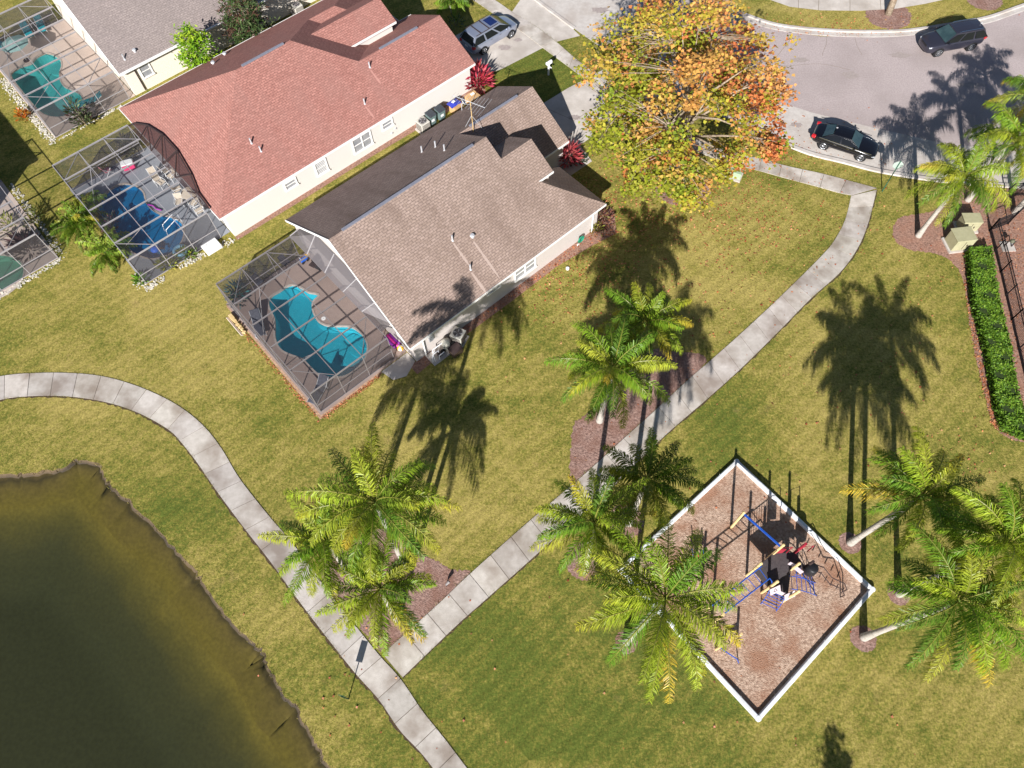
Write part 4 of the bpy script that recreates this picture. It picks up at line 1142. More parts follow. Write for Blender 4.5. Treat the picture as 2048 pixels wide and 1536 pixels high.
shrub('dark green rubber plant outside the upper left cage', 172, 250, .75, .7, 2.3, [S(52, 62, 40), S(74, 88, 52), S(66, 46, 44), S(104, 116, 78)], 300, .2, 43, 2.0)
shrub('small orange croton beside the white stones', 50, 236, .5, .45, .7, [S(206, 132, 34), S(190, 96, 30), S(150, 110, 40)], 160, .15, 44, 2.0)
shrub('purple leaved shrubs in the bed at the corner of the grey roofed house', 1196, 440, 1.1, 1.0, .7, [S(92, 58, 62), S(112, 74, 72), S(80, 54, 50), S(120, 110, 60), S(150, 96, 74)], 620, .13, 45, 1.8)
shrub('yellow green low shrub at the bed edge by the hose reel', 1192, 462, .55, .5, .5, [S(130, 130, 50), S(160, 140, 70), S(100, 100, 44)], 150, .13, 46, 1.8)
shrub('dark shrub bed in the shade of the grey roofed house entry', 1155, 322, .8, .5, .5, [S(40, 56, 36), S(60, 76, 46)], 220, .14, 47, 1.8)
shrub('leafy tuft at the outside edge of the deep blue pool cage', 376, 512, .55, .35, .5, [S(110, 140, 40), S(90, 120, 40), S(150, 150, 60)], 150, .16, 48, 2.4, group='tufts along the cage edge')
shrub('yellow green tuft beside the white stones of the deep blue pool cage', 336, 532, .6, .35, .4, [S(130, 140, 40), S(150, 150, 60)], 130, .16, 49, 2.4, group='tufts along the cage edge')
shrub('small green tuft at the lowest corner of the deep blue pool cage', 282, 562, .4, .3, .3, [S(96, 140, 30), S(110, 150, 40)], 90, .15, 50, 2.4, group='tufts along the cage edge')
shrub('teal leaved potted plants in the corner of the turquoise pool cage', 478, 596, .5, .9, 1.3, [S(44, 96, 100), S(60, 120, 120), S(40, 80, 70)], 220, .16, 51, 2.2)
shrub('dark bromeliad shrub inside the cage at the left edge', 62, 500, .75, .75, 1.2, [S(54, 34, 36), S(74, 50, 46), S(44, 36, 32)], 200, .26, 52, 2.8)
shrub('leafy yellow green plant inside the left cage near the wall', 22, 455, .5, .9, 1.0, [S(150, 150, 60), S(120, 130, 50)], 120, .16, 53, 2.0)
shrub('low plants in the shade strip outside the left cage', 72, 440, .5, 1.6, .5, [S(84, 96, 40), S(110, 110, 50)], 240, .14, 54, 2.0)
shrub('mixed plants inside the deep blue pool cage by the house corner', 262, 305, .6, .8, 1.4, [S(70, 90, 60), S(130, 130, 90), S(60, 72, 52), S(160, 150, 120)], 260, .18, 55, 2.0)
shrub('flowering shrub in the shade beside the red house garage', 912, 52, .8, .8, .8, [S(60, 84, 40), S(120, 140, 60), S(90, 110, 100)], 220, .14, 56, 1.8)
shrub('leafy plants along the left inner edge of the deep blue pool', 226, 462, .3, 1.3, .8, [S(70, 86, 70), S(100, 96, 100), S(120, 80, 90)], 200, .15, 57, 2.0)

def areca(label, px, py, seed, L=2.0, nf=26, h=.4, cols=None, group=None, name='areca_palm'):
    r_ = random.Random(seed); c = G(px, py)
    t = thing(name, label, 'palm bush', (c.x, c.y, 0), 0, group)
    b = MB()
    for k in range(nf):
        az = k * 2.39996; f = k / nf
        el0 = math.radians(84 - 62 * f + r_.uniform(-8, 8))
        frond(b, (r_.gauss(0, .22), r_.gauss(0, .22), h), az, el0, L * r_.uniform(.8, 1.1), math.radians(75 + 20 * f), r_, jit(r_.choice(cols or PG), r_, .15), width=.42, nl=30, leafw=.07, tipcol=r_.choice(PY) if r_.random() < .1 else None)
    b.build('crown', m_palm, t)
    w = MB()
    for k in range(6):
        a = k * 1.05; w.tube([(math.cos(a) * .12, math.sin(a) * .12, 0), (math.cos(a) * .2, math.sin(a) * .2, h + .3)], .035, 6)
    w.build('stem', m_trunk, t)
    return t
BR = [S(124, 152, 46), S(108, 140, 42), S(140, 162, 60), S(96, 128, 42)]
areca('upper bushy palm clump outside the deep blue pool cage', 165, 458, 61, 2.1, 34, .5, BR, 'palm clumps beside the cage')
areca('lower bushy palm clump outside the deep blue pool cage', 222, 510, 62, 2.0, 32, .4, BR, 'palm clumps beside the cage')
areca('second upper palm bush touching the cage wall', 178, 430, 63, 1.7, 22, .4, PG, 'palm clumps beside the cage')
areca('bright green palm bush at the top edge beside the driveway', 905, 26, 64, 1.8, 26, .9, BR)

# clipped hedge
HP = [(1942, 494), (1984, 491), (2000, 600), (2022, 684), (2038, 780), (2050, 821), (2077, 856), (2122, 866), (2122, 886), (2050, 868), (2013, 850), (2001, 813), (1989, 748), (1970, 660), (1953, 600)]
HZ = .74
hl = GL(HP, HZ)
HB = [Vector((p.x, p.y, 0)) for p in hl]
t = thing('hedge', 'clipped bright green hedge running along the iron fence', 'hedge', (HB[0].x, HB[0].y, 0))
loc_ = [(p.x - HB[0].x, p.y - HB[0].y) for p in HB]
cen = [Vector(q) for q in loc_]
core = inset([Vector(q) for q in loc_], .14, 0)
MB().prism(core, 0, HZ - .16).build('branches', M('hedge_inside', S(38, 52, 22), S(52, 66, 28), 8, .9), t)
b = MB(); r_ = random.Random(71)
xs = [q[0] for q in loc_]; ys = [q[1] for q in loc_]; lp = [Vector((q[0], q[1], 0)) for q in loc_]
cnt = 0
while cnt < 15000:
    p = Vector((r_.uniform(min(xs), max(xs)), r_.uniform(min(ys), max(ys)), 0))
    if not insidepoly(p, lp): continue
    cnt += 1
    bumpz = .07 * math.sin(p.x * 4.1 + p.y * 2.3) + .06 * math.sin(p.y * 5.3)
    p.z = HZ - .06 + bumpz - abs(r_.gauss(0, .12))
    a = r_.uniform(0, 6.28); x = Vector((math.cos(a), math.sin(a), r_.gauss(0, .5))).normalized(); y = Vector((-math.sin(a), math.cos(a), r_.gauss(0, .5))).normalized(); s_ = r_.uniform(.05, .10)
    b.col = jit(r_.choice([S(88, 124, 30), S(108, 144, 36), S(78, 110, 30), S(124, 152, 48)]), r_, .2)
    b.face([p - x * s_, p + y * s_ * .6, p + x * s_, p - y * s_ * .6])
for i in range(len(lp)):
    a_, c_ = lp[i], lp[(i + 1) % len(lp)]
    nn = Vector(((c_ - a_).y, -(c_ - a_).x, 0)).normalized()
    for k in range(int((c_ - a_).length * 210)):
        p = a_.lerp(c_, r_.random()); p = p + nn * r_.gauss(0, .05); p.z = r_.uniform(.05, HZ)
        a = r_.uniform(0, 6.28); x = Vector((r_.gauss(0, 1), r_.gauss(0, 1), r_.gauss(0, 1))).normalized(); y = x.cross(Vector((r_.gauss(0, 1), r_.gauss(0, 1), r_.gauss(0, 1)))).normalized(); s_ = r_.uniform(.05, .10)
        b.col = jit(r_.choice([S(88, 124, 30), S(108, 144, 36), S(78, 110, 30)]), r_, .2)
        b.face([p - x * s_, p + y * s_ * .6, p + x * s_, p - y * s_ * .6])
b.build('foliage', m_leaf, t)

# fallen leaves on the lawn and walks
b = MB(); r_ = random.Random(81)
LC = [S(186, 112, 72), S(206, 138, 96), S(160, 84, 56), S(214, 160, 112), S(150, 104, 70), S(196, 120, 90)]
def leafat(x, y, z, s0=.06, s1=.13):
    s_ = r_.uniform(s0, s1); a = r_.uniform(0, 6.28); p = Vector((x, y, z))
    X = Vector((math.cos(a), math.sin(a), r_.gauss(0, .25))); Y = Vector((-math.sin(a), math.cos(a), r_.gauss(0, .25)))
    b.col = jit(r_.choice(LC), r_, .2)
    b.face([p - X * s_ * .5, p + Y * s_ * .55 - X * s_ * .1, p + X * s_ * .15 + Y * s_ * .25, p + X * s_ * .6, p + X * s_ * .15 - Y * s_ * .25, p - Y * s_ * .55 - X * s_ * .1])
def drop(n, px, py, sx, sy, s0=.06, s1=.14):
    for k in range(n):
        q = G(r_.gauss(px, sx), r_.gauss(py, sy)); 
        li = inv(OG, q)
        if -6.5 < li.x < 17 and 0 < li.y < 13.5: continue
        leafat(q.x, q.y, .05, s0, s1)
drop(700, 1340, 410, 130, 50); drop(420, 1480, 420, 110, 60); drop(500, 1240, 480, 60, 90); drop(240, 1120, 560, 50, 40)
drop(260, 1580, 300, 90, 40); drop(160, 1270, 640, 120, 80); drop(130, 1500, 520, 100, 70); drop(110, 1700, 560, 140, 120)
drop(100, 1500, 900, 250, 160); drop(40, 1300, 1350, 300, 120); drop(40, 750, 1330, 90, 120); drop(60, 1850, 700, 90, 150); drop(60, 1950, 920, 50, 60)
drop(160, 1640, 45, 120, 9); drop(160, 1680, 66, 70, 4, .05, .12); drop(60, 1800, 55, 100, 12); drop(220, 1210, 430, 40, 40); drop(500, 2010, 470, 50, 60, .05, .1); drop(360, 2030, 620, 25, 110, .05, .1)
for k in range(620):      # drift along the hedge bed edge
    f = r_.random(); q = smooth_line(GL([(1931, 560), (1945, 650), (1960, 731), (1973, 783), (1984, 829), (1996, 856), (2048, 877)]), 6)
    i = r_.randrange(len(q) - 1); p = q[i].lerp(q[i + 1], f); leafat(p.x + r_.gauss(0, .12), p.y + r_.gauss(0, .12), .04, .05, .11)
for k in range(260):      # along the house wall
    p = fr(OG, r_.uniform(.3, 17), -abs(r_.gauss(.25, .22)) + .1); leafat(p.x, p.y, .04, .05, .12)
for k in range(260):
    p = fr(OG, -6.75 - abs(r_.gauss(0, .12)), r_.uniform(.9, 9.5)); leafat(p.x, p.y, .03, .05, .11)
    p = fr(OG, r_.uniform(-6.6, -2), 1.02 - abs(r_.gauss(0, .14))); leafat(p.x, p.y, .03, .05, .11)
tag(b.build('fallen_leaves', m_leaf), 'brown and orange fallen leaves scattered over the lawn', 'leaves', kind='stuff')

# ------------------------------------------------------------------ vehicles
def paint(name, c, metal=.6, rough=.28):
    return M(name, tuple(x * .96 for x in c[:3]) + (1,), c, 30, rough, .0, spec=.5, metal=metal, coat=.8)
m_cglass = M('car_glass', S(10, 13, 17), S(16, 20, 24), 1, .06, spec=.5)
m_wsglass = M('windscreen_glass', S(40, 58, 62), S(58, 78, 80), 1.5, .05, spec=.9)
m_chrome = M('chrome', S(200, 202, 206), S(215, 216, 220), 3, .18, metal=1.0)
m_rim = M('alloy_rim', S(170, 172, 176), S(200, 202, 206), 8, .3, metal=.9)
m_head = M('headlamp', S(150, 156, 162), S(180, 184, 190), 6, .1, spec=.8)
m_tail = M('tail_lamp', S(170, 20, 30), S(196, 36, 44), 6, .2, spec=.7)
m_amber = M('amber_lamp', S(206, 120, 40), S(220, 140, 60), 6, .2)

def inset_face(pts, k, off):
    pts = [Vector(p) for p in pts]; c = sum(pts, Vector()) / len(pts)
    n = (pts[1] - pts[0]).cross(pts[2] - pts[0]).normalized()
    return [p + (c - p) * k for p in pts], n

def car(label, pr, pf, wb, W, st, gh, H, body, nwin, wheel_r=.34, front_left=True, roof_rails=None, extras=None):
    """pr, pf: ground-contact pixels of the rear and front wheel on the near side; st: lower-body stations; gh: cabin"""
    R_, F_ = G(*pr, wheel_r), G(*pf, wheel_r)
    d = (F_ - R_); d.z = 0; d.normalize()
    lft = Vector((-d.y, d.x, 0))
    nearsign = 1 if lft.y < 0 else -1           # near side is the one towards the bottom of the photo
    mid = (R_ + F_) / 2; mid.z = 0
    org = mid - lft * nearsign * (W / 2 - .04)
    t = thing('parked_car', label, 'car', org, math.atan2(d.y, d.x), 'parked cars')
    b = MB(); rings = []
    for x, w, zb, zt, cr in st:
        half = [(0, zb), (.72 * w, zb), (.94 * w, zb + .10), (1.0 * w, (zb + zt) / 2 + .02), (.975 * w, zt - .10), (.90 * w, zt - .01), (.5 * w, zt + cr * .8), (0, zt + cr)]
        ring = [(y, z) for y, z in half] + [(-y, z) for y, z in half[-2:0:-1]]
        rings.append([b.vert((x, y, z)) for y, z in ring])
    n = len(rings[0])
    for a, c in zip(rings, rings[1:]):
        for q in range(n): b.f.append([a[q], a[(q + 1) % n], c[(q + 1) % n], c[q]])
    b.f.append(rings[0][::-1]); b.f.append(rings[-1])
    b.build('body', body, t, smooth=True, mods=[SUB(2)])
    xf, xrf, xrr, xr, wl, wr, zb, zr = gh       # windscreen base, roof front, roof rear, rear glass base, half widths, belt, roof
    BF = [(xf, wl * .93, zb), (xf, -wl * .93, zb)]; TF = [(xrf, wr * .94, zr - .03), (xrf, -wr * .94, zr - .03)]
    BR_ = [(xr, wl * .90, zb), (xr, -wl * .90, zb)]; TR = [(xrr, wr * .92, zr - .04), (xrr, -wr * .92, zr - .04)]
    xm = (xrf + xrr) / 2
    c = MB()
    def rs(x, w, z): return [(x, w, z - .05), (x, w * .93, z), (x, w * .5, z + .03), (x, 0, z + .04), (x, -w * .5, z + .03), (x, -w * .93, z), (x, -w, z - .05)]
    rr = [rs(xrf, wr * .95, zr), rs(xrf * .6 + xrr * .4, wr, zr + .015), rs(xm * .6 + xrr * .4, wr, zr + .01), rs(xrr, wr * .93, zr - .02)]
    for a, e in zip(rr, rr[1:]):
        for q in range(6): c.face([a[q], e[q], e[q + 1], a[q + 1]])
    f0, f1 = rr[0], rr[-1]
    c.face([BF[0]] + f0 + [BF[1]]); c.face([BR_[1]] + f1[::-1] + [BR_[0]])
    for sg in (0, 6):
        y = 1 if sg == 0 else -1
        s_ = [(xf, wl * .93 * y, zb), (xf * .5 + xr * .5, wl * y, zb), (xr, wl * .9 * y, zb), rr[3][sg], rr[2][sg], rr[1][sg], rr[0][sg]]
        c.face(s_ if y < 0 else s_[::-1])
    c.build('cabin', body, t, weld=True, smooth=False, mods=[BEV(.035, 3)])
    def pane(name, pts, mat, k=.07, off=.035):
        p, nn = inset_face(pts, k, off); cen = Vector((xm, 0, zb - .3))
        if nn.dot(p[0] - cen) < 0: nn = -nn
        p = [q + nn * off for q in p]
        g = MB().face(p).face([q - nn * .02 for q in p])
        for i in range(len(p)):
            a, e = p[i], p[(i + 1) % len(p)]; g.face([a, e, e - nn * .02, a - nn * .02])
        return g.build(name, mat, t)
    pane('windscreen', [BF[0], TF[0], TF[1], BF[1]], m_wsglass, .08, .04)
    pane('rear_window', [BR_[1], TR[1], TR[0], BR_[0]], m_wsglass if nwin == 2 else m_cglass, .10, .04)
    for y in (1, -1):
        for k in range(nwin):
            a, e = k / nwin, (k + 1) / nwin; gap = .02
            def lo(s_): return Vector((xf + .18 + (xr - xf - .30) * s_, wl * .985 * y, zb + .03))
            def hi(s_): return Vector((xrf - .02 + (xrr - xrf + .06) * s_, wr * .985 * y, zr - .09))
            pane('side_window', [lo(a + gap), hi(a + gap), hi(e - gap), lo(e - gap)], m_cglass, .03, .03)
    xF, xB = st[0][0], st[-1][0]
    for xx in (wb / 2, -wb / 2):
        for y in (1, -1):
            cy = y * (W / 2 - .10)
            ar = MB(); ar.tube([(xx, cy - y * .16, wheel_r), (xx, cy + y * .085, wheel_r)], wheel_r + .06, 24); ar.build('wheel_arch', m_black, t)
            tb = MB(); tb.tube([(xx, cy - y * .10, wheel_r), (xx, cy + y * .06, wheel_r), (xx, cy + y * .105, wheel_r)], [wheel_r, wheel_r, wheel_r * .9], 28)
            ty = tb.build('wheel', m_black, t, smooth=False)
            rb = MB(); yo = cy + y * .112
            rb.tube([(xx, yo - y * .02, wheel_r), (xx, yo + y * .004, wheel_r)], wheel_r * .30, 16)
            for q in range(5):
                a = q * 2 * math.pi / 5 + .3; rb.bar((xx, yo, wheel_r), (xx + math.cos(a) * wheel_r * .64, yo, wheel_r + math.sin(a) * wheel_r * .64), .085, .02)
            pts = [(xx + math.cos(a) * wheel_r * .66, yo, wheel_r + math.sin(a) * wheel_r * .66) for a in [q * math.pi / 14 for q in range(29)]]
            rb.tube(pts, .022, 6, cap=False)
            rb.build('rim', m_rim, ty)
    zf = st[1][3]; wf = st[1][1]
    for y in (1, -1):
        MB().box((xF - .22, y * (wf * .82), zf - .12), (.28, .24, .10), R=Matrix.Rotation(-y * .35, 3, 'Z')).build('headlight', m_head, t, mods=[BEV(.04, 3)])
        MB().box((xB + .14, y * (st[-2][1] * .84), st[-2][3] - .16), (.30, .22, .22), R=Matrix.Rotation(y * .25, 3, 'Z')).build('tail_light', m_tail, t, mods=[BEV(.04, 3)])
        MB().box((xf - .28, y * (W / 2 + .07), zb + .06), (.12, .2, .14)).build('wing_mirror', body, t, mods=[BEV(.03, 3)])
        MB().bar((.2, y * (W / 2 + .005), zb - .14), (.40, y * (W / 2 + .005), zb - .14), .03, .03).build('door_handle', m_chrome, t)
        MB().bar((-.75, y * (W / 2 + .005), zb - .14), (-.55, y * (W / 2 + .005), zb - .14), .03, .03).build('door_handle', m_chrome, t)
    MB().box((xF - .03, 0, zf - .16), (.06, wf * .9, .16)).build('grille', m_blackmetal, t, mods=[BEV(.02, 2)])
    if roof_rails:
        for y in (1, -1): MB().tube([(xrf - .25, y * wr * .88, zr + .03), (xrf - .4, y * wr * .88, zr + .085), (xrr + .2, y * wr * .88, zr + .08), (xrr + .08, y * wr * .88, zr + .02)], .022, 6).build('roof_rail', roof_rails, t)
    if extras: extras(t, locals())
    return t

SUVst = [(2.46, .62, .30, .78, .01), (2.34, .84, .24, .92, .03), (1.9, .94, .22, 1.02, .04), (1.2, .965, .22, 1.10, .04), (.4, .97, .22, 1.13, .0), (-.6, .97, .22, 1.15, .0), (-1.6, .96, .24, 1.17, .0), (-2.3, .92, .28, 1.16, .0), (-2.50, .78, .36, 1.02, .0)]
def suvx(t, L_):
    MB().tube([(-1.9, .1, 1.80), (-1.9, .1, 1.84), (-2.0, .1, 1.88)], .03, 6).build('aerial', m_pipe, t)
    MB().box((-2.48, 0, .62), (.06, .5, .14)).build('bumper_trim', m_blackmetal, t)
car('dark charcoal grey sport utility vehicle driving beside the far kerb', (1945, 93.5), (1875, 106), 2.90, 1.93, SUVst,
    (1.22, .42, -2.02, -2.42, .93, .72, 1.10, 1.74), 1.77, paint('charcoal_paint', S(62, 62, 75), .5), 3, .37, roof_rails=m_chrome, extras=suvx)
CPst = [(2.35, .58, .28, .60, .01), (2.24, .80, .22, .70, .03), (1.8, .88, .20, .80, .05), (1.1, .90, .20, .88, .04), (.3, .905, .20, .92, .0), (-.6, .905, .20, .95, .0), (-1.5, .90, .22, .98, .02), (-2.2, .85, .26, .98, .02), (-2.45, .70, .34, .86, .0)]
def cpx(t, L_):
    for y in (1, -1): MB().bar((2.0, y * .80, .80), (-1.9, y * .87, .97), .02, .03).build('chrome_strip', m_chrome, t)
    MB().box((-1.0, .12, 1.42), (.12, .05, .05)).build('aerial', m_pipe, t)
car('glossy black coupe parked along the near kerb', (1645, 291), (1722.6, 315.5), 2.77, 1.80, CPst,
    (.98, .22, -1.05, -1.78, .84, .62, .91, 1.38), 1.4, paint('black_paint', S(20, 20, 26), .3, .2), 2, .34, extras=cpx)
VNst = [(2.42, .60, .30, .74, .01), (2.28, .86, .24, .86, .05), (1.85, .95, .22, .98, .07), (1.35, .985, .22, 1.08, .06), (.5, .99, .22, 1.12, .0), (-.6, .99, .22, 1.13, .0), (-1.7, .985, .24, 1.14, .0), (-2.4, .95, .28, 1.12, .0), (-2.58, .86, .36, .98, .0)]
def vnx(t, L_):
    MB().box((.05, 0, 1.775), (.75, .95, .02)).build('sunroof', M('sunroof_glass', S(20, 34, 80), S(30, 46, 96), 2, .08, spec=.8), t)
    for x in (-.62, -1.5): MB().bar((x, .68, 1.80), (x, -.68, 1.80), .07, .035).build('roof_bar', m_alumd, t)
    for y in (1, -1): MB().bar((.3, y * .69, 1.79), (-2.0, y * .69, 1.78), .04, .04).build('roof_rail', m_alumd, t)
    MB().box((-2.60, 0, .55), (.10, 1.6, .16)).build('rear_bumper', paint('bumper_silver', S(150, 156, 170), .4), t, mods=[BEV(.04, 2)])
    MB().box((-2.585, 0, .86), (.02, .32, .15)).build('licence_plate', m_white_pl, t)
car('silver minivan with roof bars and sunroof on the driveway of the red roofed house', (967, 102), (1023.8, 67.8), 3.03, 1.99, VNst,
    (1.50, .55, -2.18, -2.50, .95, .74, 1.10, 1.72), 1.75, paint('silver_paint', S(160, 168, 188), .55, .3), 3, .34, extras=vnx)

# ------------------------------------------------------------------ playground
m_cream = M('cream_post', S(206, 180, 128), S(220, 194, 142), 5, .6)
m_blue = M('blue_steel', S(26, 72, 160), S(36, 86, 176), 6, .4, spec=.5)
m_redpl = M('red_plastic', S(140, 34, 50), S(158, 48, 62), 5, .5)
m_deckpl = M('dark_platform', S(66, 60, 62), S(82, 76, 78), 12, .7)
m_panel = M('pale_panel', S(186, 170, 178), S(200, 186, 192), 4, .55)
m_vinyl = M('white_vinyl', S(214, 217, 222), S(226, 230, 234), 5, .45, spec=.4, c3=S(190, 188, 180), s3=.9, a3=.6)
t = thing('playground_border', 'white plastic edging around the wood chip play area', 'border', (PT + PR + PB + PL) / 4)
oo = t.location
def rail(a, c):
    a, c = a - oo, c - oo
    d = (c - a).normalized()
    nn = Vector((-d.y, d.x, 0))
    b = MB()
    prof = [(-.12, 0), (-.12, .18), (-.07, .24), (.07, .24), (.12, .18), (.12, 0)]
    r0 = [b.vert(a - d * .12 + nn * y + Vector((0, 0, z))) for y, z in prof]; r1 = [b.vert(c + d * .12 + nn * y + Vector((0, 0, z))) for y, z in prof]
    for q in range(5): b.f.append([r0[q], r0[q + 1], r1[q + 1], r1[q]])
    b.f.append(r0[::-1]); b.f.append(r1)
    b.build('border_rail', m_vinyl, t)
    b = MB()
    L_ = (c - a).length; k = int(L_ / 1.22)
    for i in range(1, k): b.box(a + d * (L_ * i / k) + Vector((0, 0, .121)), (.012, .252, .244), R=Matrix((d, nn, Vector((0, 0, 1)))).transposed())
    b.build('border_seam', M('seam_grey', S(196, 198, 202), S(206, 208, 212), 4, .5), t)
for a, c in ((PT, PR), (PR, PB), (PB, PL), (PL, PT)): rail(a, c)
for p in (PT, PR, PB, PL): MB().cyl((p.x - oo.x, p.y - oo.y, 0), .15, .25, 18).build('corner_post', m_vinyl, t, mods=[BEV(.03, 2)])

z1 = lambda x, y: (1380 + x / 5.487, 980 + y / 5.487)
pa, pb_, pc, pd, pe, pf = (G(*z1(*q)) for q in ((450, 412), (620, 942), (785, 1130), (1005, 1230), (1045, 918), (838, 762)))
t = thing('climbing_frame', 'blue, cream and red climbing frame with monkey bars in the wood chip play area', 'climbing frame', (pb_ + pe) / 2)
oo = t.location.copy()
def lv(p, z=0): return Vector((p.x - oo.x, p.y - oo.y, z))
for p, h in ((pa, 2.75), (pb_, 2.8), (pc, 2.8), (pd, 2.8), (pe, 2.3), (pf, 3.0)):
    MB().cyl(lv(p), .075, h, 14).build('post', m_cream, t)
    MB().lathe([(.085, h), (.085, h + .04), (.05, h + .09), (.001, h + .1)], 14, lv(p)).build('post_cap', m_cream, t)
# back posts of the deck
pg = pf + (pe - pb_) * .55; ph = pe + (pe - pb_) * .3
b = MB().cyl(lv(pg), .075, 3.0, 14); b.build('post', m_redpl, t)
b = MB().cyl(lv(ph), .075, 2.6, 14); b.build('post', m_alumd, t)
MB().prism([lv(q)[:2] for q in (pf, pb_, pc, pe, ph, pg)], 1.22, 1.30).build('platform', m_deckpl, t)
MB().prism([lv(q)[:2] for q in (pe, pc, pd)], .92, 1.0).build('platform', m_deckpl, t)
MB().bar(lv(pa, 2.62), lv(pf, 2.62), .09, .09).build('overhead_beam', m_blue, t)
def panel(a, c, z0_, z1_, mat, name='panel', th=.04):
    a, c = lv(a), lv(c); d = (c - a); L_ = d.length; d.normalize(); nn = Vector((-d.y, d.x, 0))
    MB().box((a + c) / 2 + Vector((0, 0, (z0_ + z1_) / 2)), (L_ * .86, th, z1_ - z0_), R=Matrix((d, nn, Vector((0, 0, 1)))).transposed()).build(name, mat, t, mods=[BEV(.015, 2)])
panel(pf, pf.lerp(pg, .42), 1.35, 2.1, m_redpl, 'red_panel'); panel(pc.lerp(pd, .2), pc.lerp(pd, .75), 1.05, 1.6, m_panel, 'activity_panel')
# red hoop rails over the deck
for k, (q, w_) in enumerate(((pf, .55), (pg, .5))):
    d = (pe - pb_).normalized(); c0 = lv(q)
    MB().tube([c0 + d * .1 + Vector((0, 0, 1.3)), c0 + d * .1 + Vector((0, 0, 2.35)), c0 + d * (.1 + w_) + Vector((0, 0, 2.45)), c0 + d * (.15 + w_) + Vector((0, 0, 1.3))], .03, 8).build('hoop_rail', m_redpl, t)
# printed panels at the monkey-bar side, each with a dark triangle mark
def sign_panel(q, w_, h_, z_):
    c0 = lv(q); d = Vector((.8, .35, 0)).normalized(); up = Vector((-.25, .55, .8)).normalized(); nn = d.cross(up).normalized()
    R = Matrix((d, up, nn)).transposed()
    o = MB().box(c0 + Vector((0, 0, z_)), (w_, h_, .03), R=R).build('activity_panel', m_panel, t)
    mk = MB(); s_ = min(w_, h_) * .30; cc = c0 + Vector((0, 0, z_)) + nn * (.021 if nn.z > 0 else -.021)
    tri = [cc + d * s_ * math.cos(a) + up * s_ * math.sin(a) for a in (math.pi / 2, math.pi / 2 + 2.094, math.pi / 2 + 4.188)]
    for i in range(3): mk.bar(tri[i], tri[(i + 1) % 3], .03, .008)
    mk.build('panel_mark', m_blackmetal, o)
sign_panel(G(*z1(925, 1105), 1.6), .62, .42, 1.75); sign_panel(G(*z1(1085, 1165), 1.3), .62, .42, 1.45)
panel(pe, pe + Vector((.38, -.34, 0)), 1.3, 1.8, m_panel, 'activity_panel'); panel(pe, pe + Vector((-.35, .18, 0)), 1.5, 1.95, m_panel, 'activity_panel')
for q in range(9):      # vertical guard bars
    f = q / 8; p0 = lv(pb_).lerp(lv(pf), f); MB().bar(p0 + Vector((0, 0, 1.3)), p0 + Vector((0, 0, 2.1)), .025).build('guard_bar', m_alumd, t)
MB().bar(lv(pb_, 2.1), lv(pf, 2.1), .035).build('guard_rail', m_alumd, t)
# monkey bars
r0a, r0b = G(*z1(785, 835), 2.25), G(*z1(240, 1270), 2.25)
r1a, r1b = G(*z1(875, 968), 2.25), G(*z1(385, 1350), 2.25)
for a, c, pp in ((r0a, r0b, pb_), (r1a, r1b, pc)):
    P_ = [lv(pp, 2.0), lv(pp, 2.2) * .5 + lv(a, 2.25) * .5, lv(a, 2.25), lv(c, 2.25)]
    MB().tube(P_, .035, 8).build('ladder_rail', m_blue, t)
for q in range(8):
    f = (q + .4) / 8; MB().tube([lv(r0a.lerp(r0b, f), 2.25), lv(r1a.lerp(r1b, f), 2.25)], .02, 6).build('rung', m_blue, t)
for c in (r0b, r1b):
    d = (r0b - r0a).normalized() * .25
    MB().cyl(lv(c + d), .075, 2.75, 14).build('post', m_cream, t)
    MB().bar(lv(c, 2.25), lv(c + d, 2.25), .06).build('ladder_rail', m_blue, t)
# arched rung climbers
def climber(a, c, top, hw, n=6):
    a, c = lv(a, 0), lv(c, top); d = c - a; d.z = 0; L_ = d.length; d.normalize(); nn = Vector((-d.y, d.x, 0))
    def P(s_): return a + d * L_ * s_ + Vector((0, 0, top * math.sin(s_ * math.pi / 2)))
    for sg in (-1, 1): MB().tube([P(k / 8) + nn * hw * sg for k in range(9)], .022, 6).build('climber_rail', m_blue, t)
    for k in range(n): s_ = (k + .6) / n; MB().tube([P(s_) - nn * hw, P(s_) + nn * hw], .018, 6).build('climber_rung', m_blue, t)
climber(G(*z1(860, 1292)), pc * .5 + pd * .5, 1.0, .42)
climber(G(*z1(1385, 1090)), pe * .55 + pd * .45, 1.0, .34)
climber(G(*z1(1350, 985)), pe + Vector((.1, -.05, 0)), 1.25, .30)
# black snake climber on the far side
q0, q1 = lv(ph), lv(ph + Vector((2.1, -1.3, 0)))
for off in (0, .5):
    nn = Vector((.4, .6, 0)) * off
    MB().tube([q0 + nn + Vector((0, 0, 1.3)), q0.lerp(q1, .3) + nn + Vector((0, 0, 1.7)), q0.lerp(q1, .6) + nn + Vector((0, 0, 1.0)), q0.lerp(q1, .85) + nn + Vector((0, 0, 1.15)), q1 + nn + Vector((0, 0, .6)), q1 + nn], .03, 6).build('handrail', m_alumd, t)
for k in range(7):
    f = (k + .5) / 7; z_ = 1.3 - .75 * f
    MB().bar(q0.lerp(q1, f) + Vector((0, 0, z_)), q0.lerp(q1, f) + Vector((.2, .3, z_)), .04).build('climber_rung', m_alumd, t)
MB().lathe([(.02, 0), (.30, 0), (.34, .2), (.28, .75), (.2, .8), (.02, .8)], 16, lv(ph + Vector((.15, -.2, 0)), 1.3)).build('bubble_panel', m_blackmetal, t, smooth=True)
